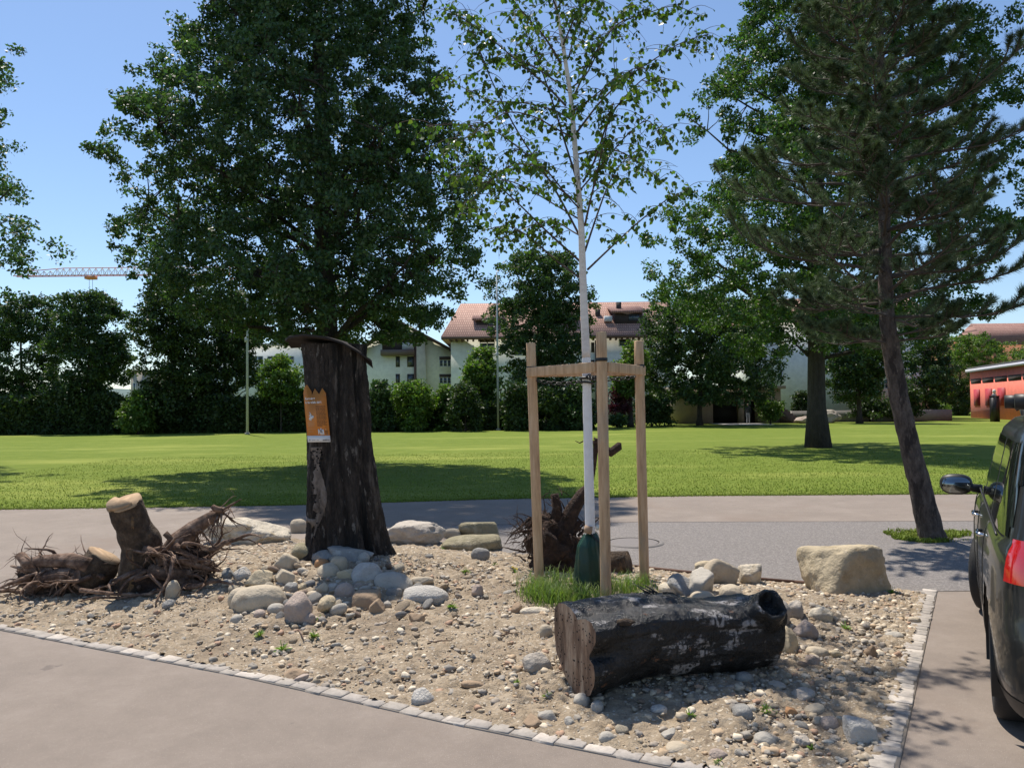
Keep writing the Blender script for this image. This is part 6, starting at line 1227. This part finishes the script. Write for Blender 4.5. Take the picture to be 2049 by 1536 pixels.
# ---------------------------------------------------------------- car
exec_car = True
W2, TR, R0W = .905, .855, .325
hd = np.array([.490, .872]); ang = -math.atan2(hd[0], hd[1])
cw_ = gp(1977, 1428)[:2]; CS = .93
car = thing('parked_car', 'dark grey people carrier parked at the right edge, seen from behind', 'car', (0, 0, 0), 0)
c_, s_ = math.cos(ang), math.sin(ang); loc_ = cw_-CS*np.array([c_*(-W2)-s_*(-1.36), s_*(-W2)+c_*(-1.36)])
car.location = (float(loc_[0]), float(loc_[1]), 0); car.rotation_euler = (0, 0, ang); car.scale = (CS, CS, 1.01)
zlev = np.array([.20, .24, .30, .36, .42, .48, .54, .60, .66, .72, .78, .84, .90, .95, .985, 1.01, 1.04, 1.09, 1.15, 1.22, 1.29, 1.36, 1.43, 1.49, 1.535, 1.57, 1.60, 1.625, 1.64, 1.65])
Wz = np.interp(zlev, [.2, .26, .36, .6, .8, .93, .985, 1.01, 1.2, 1.45, 1.54, 1.6, 1.64, 1.65], [.84, .87, .895, .905, .90, .885, .865, .85, .81, .755, .73, .67, .55, .25])
yr = np.interp(zlev, [.2, .3, .5, .62, .66, .9, 1.05, 1.3, 1.5, 1.6, 1.65], [-2.10, -2.17, -2.20, -2.19, -2.16, -2.13, -2.09, -1.98, -1.87, -1.74, -1.3])
yf = np.interp(zlev, [.2, .3, .5, .7, .8, .9, .95, .985, 1.02, 1.1, 1.3, 1.5, 1.6, 1.65], [2.08, 2.16, 2.18, 2.12, 2.03, 1.80, 1.55, 1.30, 1.15, .98, .62, .22, -.05, -.5])
side = np.linspace(-.90, .90, 91); ends = np.array([.92, .94, .955, .97, .98, .988, .994, .998, .9995, 1.0]); ss = np.r_[-ends[::-1], side, ends]; pexp = 8.5
def carpt(sv, k, sgn): 
    y = (yr[k]+yf[k])/2+sv*(yf[k]-yr[k])/2; wd_ = Wz[k]*(np.maximum(1-np.abs(sv)**pexp, 0))**(1/pexp); 
    fr = np.clip((y-1.2)/1.0, 0, 1); wd_ = wd_*(1-.06*fr*fr); return np.stack([sgn*wd_, y, np.full_like(y, zlev[k])], -1)
NS = len(ss); loops_ = []
for k in range(len(zlev)):
    Lp = carpt(ss, k, -1); Rp = carpt(ss[1:-1][::-1], k, 1); loops_.append(np.r_[Lp, Rp])
G = np.array(loops_); NK, NR = G.shape[:2]; wheels = [(-1.36,), (1.36,)]; RA = .375; WZ = .335
for wy in (-1.36, 1.36):
    dy, dz = G[..., 1]-wy, G[..., 2]-WZ; r = np.hypot(dy, dz); sel = (np.abs(r-RA) < .024) & (np.abs(G[..., 0]) > .5) & (G[..., 2] < .85); f_ = np.where(sel, RA/np.maximum(r, .01), 1); G[..., 1] = wy+dy*f_; G[..., 2] = WZ+dz*f_
I = np.arange(NK*NR).reshape(NK, NR); A = I[:-1]; Bq = I[1:]; Q = np.stack([A, np.roll(A, -1, 1), np.roll(Bq, -1, 1), Bq], -1)
cen_ = G.reshape(-1, 3)[Q].mean(2); arch = np.zeros(Q.shape[:2], bool)
for wy in (-1.36, 1.36): arch |= (np.hypot(cen_[..., 1]-wy, cen_[..., 2]-WZ) < RA) & (np.abs(cen_[..., 0]) > .5)
GV = G.reshape(-1, 3)
paint = pm('dark_grey_car_paint', [(.3, (.020, .021, .020)), (.7, (.030, .031, .029))], scale=3, rough=.38, coat=.6, metal=.35, spec=.5)
cglass = pm('tinted_glass', [(.3, (.008, .01, .01)), (.7, (.012, .014, .014))], scale=3, rough=.04, spec=.9); black = flat('black_trim', (.012, .012, .012), .5); chrome = flat('chrome', (.7, .7, .72), .15, metal=1); tyre = flat('tyre_rubber', (.014, .014, .015), .75, scale=20, bump=.3); redl = pm('tail_lamp_red', [(.3, (.45, .008, .01)), (.7, (.62, .015, .015))], scale=12, rough=.1, spec=.8, coat=1)
zc_ = cen_[..., 2]; yc_ = cen_[..., 1]; xc_ = cen_[..., 0]
ycent = np.broadcast_to(np.arange(NR)[None], zc_.shape)
# region masks
gz = (zc_ > 1.04) & (zc_ < 1.50)
sidef = np.abs(xc_) > .60*1
sc_pos = ((cen_[..., 1]-((yr+yf)/2)[:-1, None])/((yf-yr)/2)[:-1, None])
sg_ = gz & (np.abs(sc_pos) < .90) & (yc_ > -1.90) & (yc_ < 1.02)
pill = (np.abs(yc_+.93) < .05) | (np.abs(yc_-.12) < .035)
sideglass = sg_ & ~pill & (yc_ < 1.25-(zc_-1.0)*2.0)
rearglass = gz & (sc_pos < -.975) & (zc_ > 1.09)
front_g = gz & (sc_pos > .972)
tail = (sc_pos < -.915) & (zc_ > .84) & (zc_ < 1.06) & (np.abs(xc_) > .60) 
plate_cut = arch
body = ~arch
t = MB(); t.add(GV, Q[body]); t.f.setdefault(NR, []).append(I[-1][None]); bo = part(t, 'body', paint, car, True); bo.location = (0, 0, 0)
nrm3 = np.cross(GV[Q[..., 1]]-GV[Q[..., 0]], GV[Q[..., 3]]-GV[Q[..., 0]]); 
vn = np.zeros_like(GV)
for j in range(4): np.add.at(vn, Q[..., j].ravel(), nrm3.reshape(-1, 3))
vn /= np.linalg.norm(vn, axis=1)[:, None]+1e-12
if (vn[:, 0]*GV[:, 0]).mean() < 0: vn = -vn
def patch(mask, off, name, mat):
    if not mask.any(): print('EMPTY', name); return None
    t = MB(); t.add(GV+vn*off, Q[mask]); o = t.build(name, mat, car, True); return o
for ya, yb_ in ((-1.9, -.98), (-.88, .085), (.155, 1.02)):
    for sg2 in (-1, 1):
        mk = sideglass & (yc_ > ya) & (yc_ < yb_) & (xc_*sg2 > 0)
        if mk.any(): patch(mk, .004, 'side_window', cglass)
patch(pill & sg_, .0025, 'pillar_trim', black); patch(rearglass, .004, 'rear_window', cglass); patch(front_g, .004, 'windscreen', cglass)
for sg2 in (-1, 1): patch(tail & (xc_*sg2 > 0), .012, 'tail_light', redl)
patch((zc_ < .30) & ~arch, .004, 'sill_trim', black)
hl_ = (sc_pos > .90) & (zc_ > .62) & (zc_ < .80) & (np.abs(xc_) > .45)
for sg2 in (-1, 1): patch(hl_ & (xc_*sg2 > 0), .006, 'headlight', flat('headlight_glass', (.5, .52, .55), .1))
def loc_add(mb, name, mat, par=car, smooth=False): o = mb.build(name, mat, par, smooth); return o
def wx(y, z): return float(np.interp(z, zlev, Wz))*(1-.06*max(0, min(1, (y-1.2)))**2)
# seams
t = MB()
for y_ in (-.93, .12, 1.05):
    for sg2 in (-1, 1):
        P = [(sg2*(wx(y_, z_)+.0006), y_+(0 if z_ < 1 else 0), z_) for z_ in np.linspace(.33, 1.0, 14)]; t.tube(P, .004, 5)
for sg2 in (-1, 1): t.tube([(sg2*(wx(0, .34)+.001), y_, .34) for y_ in np.linspace(-.93, .95, 8)], .004, 5)
loc_add(t, 'door_seams', black)
t = MB()
for sg2 in (-1, 1):
    P = [(sg2*(wx(0, 1.015)+.004), y_, 1.03) for y_ in np.linspace(-1.75, .98, 20)]; t.tube(P, .007, 6)
loc_add(t, 'window_strip', black)
for y_ in (-.72, .32):
    for sg2 in (-1, 1):
        t = MB(); x_ = wx(y_, .90)+.018; t.tube([(sg2*(x_-.03), y_-.11, .90), (sg2*(x_+.012), y_-.08, .90), (sg2*(x_+.014), y_+.08, .90), (sg2*(x_-.03), y_+.11, .90)], [.008, .013, .013, .008], 8); loc_add(t, 'door_handle', chrome, smooth=True)
for sg2 in (-1, 1):
    t = MB(); v, f = ICO[4]; mv = v.copy(); mv = np.sign(mv)*np.abs(mv)**.8*np.array([.125, .06, .082]); mv[:, 1] += .02*(mv[:, 0]/.12)**2; t.add(mv+np.array([sg2*1.03, .95, 1.05]), f); t.tube([(sg2*.84, .93, 1.02), (sg2*.93, .95, 1.03), (sg2*1.0, .95, 1.04)], [.035, .03, .03], 8); mo_ = loc_add(t, 'mirror', black, smooth=True)
    t = MB(); n_ = 24; a = np.arange(n_)*2*np.pi/n_; P = np.c_[sg2*1.03+.105*np.sign(np.cos(a))*np.abs(np.cos(a))**.7, np.full(n_, .875), 1.05+.062*np.sign(np.sin(a))*np.abs(np.sin(a))**.7]; P2_ = P+np.array([0, .02, 0]); t.add(np.r_[P, P2_], [tuple(range(n_-1, -1, -1))]+[(i, (i+1) % n_, (i+1) % n_+n_, i+n_) for i in range(n_)]); q_ = loc_add(t, 'mirror_glass', pm('mirror_glass', [(.3, (.22, .25, .27)), (.7, (.26, .29, .3))], rough=.05, metal=1), mo_)
t = MB()
for sg2 in (-1, 1):
    t.tube([(sg2*.60, -1.62, 1.62), (sg2*.615, -1.5, 1.68), (sg2*.62, -.6, 1.70), (sg2*.60, .05, 1.66), (sg2*.58, .15, 1.60)], .018, 8)
loc_add(t, 'roof_rail', chrome, smooth=True)
for y_ in (-1.25, -.25):
    t = MB(); t.tube([(-.68, y_, 1.70), (.68, y_, 1.70)], .030, 14); q_ = loc_add(t, 'roof_bar', chrome, smooth=True)
    for sg2 in (-1, 1):
        t = MB(); t.tube([(sg2*.60, y_, 1.70), (sg2*.72, y_, 1.70)], [.046, .044], 14); t.tube([(sg2*.64, y_, 1.69), (sg2*.62, y_, 1.655)], [.03, .035], 8); loc_add(t, 'bar_end', black, q_, True)
# underside
t = MB(); t.box(-.55, .55, -1.95, 1.95, .22, .5); t.box(-.84, .84, -.95, .95, .2, .45); loc_add(t, 'underbody', black)
for wy in (-1.36, 1.36):
    for sg2 in (-1, 1):
        t = MB(); a = np.linspace(-.35, math.pi+.35, 24); P = []
        for x_ in (.895, .56): P.append(np.c_[np.full(24, sg2*x_), wy+np.cos(a)*(RA+.004), WZ+np.sin(a)*(RA+.004)])
        P = np.concatenate(P); t.add(P, [(i, i+1, i+25, i+24) for i in range(23)]); t.add(P[24:], [tuple(range(24))]); loc_add(t, 'wheel_arch', black)
def lathe(t, prof_, n_, sg2, wy):
    a = np.arange(n_)*2*np.pi/n_; P = np.concatenate([np.c_[np.full(n_, sg2*x_), wy+np.cos(a)*r_, WZ-.012+np.sin(a)*r_] for x_, r_ in prof_]); m_ = len(prof_); I_ = np.arange(m_*n_).reshape(m_, n_); t.add(P, np.stack([I_[:-1], np.roll(I_[:-1], -1, 1), np.roll(I_[1:], -1, 1), I_[1:]], -1).reshape(-1, 4))
for wy in (-1.36, 1.36):
    for sg2 in (-1, 1):
        whl = MB(); lathe(whl, [(.66, .21), (.665, .29), (.68, .315), (.70, .322), (.84, .322), (.862, .315), (.878, .29), (.882, .25), (.872, .222), (.85, .218)], 56, sg2, wy); wo = loc_add(whl, 'wheel', tyre, smooth=True)
        t = MB(); lathe(t, [(.872, .224), (.868, .205), (.80, .20), (.70, .20)], 48, sg2, wy); lathe(t, [(.80, .06), (.862, .055), (.868, .03), (.868, .001)], 24, sg2, wy)
        for k in range(5):
            for dd_ in (-.16, .16):
                a_ = k*2*math.pi/5+.3; a0_ = a_+dd_*.6; a1_ = a_+dd_*1.0; t.tube([(sg2*.858, wy+math.cos(a0_)*.04, WZ-.012+math.sin(a0_)*.04), (sg2*.85, wy+math.cos(a1_)*.13, WZ-.012+math.sin(a1_)*.13), (sg2*.862, wy+math.cos(a1_)*.214, WZ-.012+math.sin(a1_)*.214)], [.018, .014, .016], 6)
        loc_add(t, 'rim', flat('alloy', (.55, .55, .57), .28, metal=1), wo, True)
        t = MB(); t.tube([(sg2*.72, wy, WZ-.012), (sg2*.74, wy, WZ-.012)], .13, 24); loc_add(t, 'brake_disc', flat('brake_steel', (.15, .14, .14), .5, metal=1), wo)
        if wy > 0:     # front wheels steered to the right
            wo.location = (sg2*.80, wy, 0); wo.rotation_euler = (0, 0, -rad(16)); Mi = Matrix.Translation((-sg2*.80, -wy, 0)); wo.data.transform(Mi)
            for c__ in wo.children: c__.data.transform(Mi)
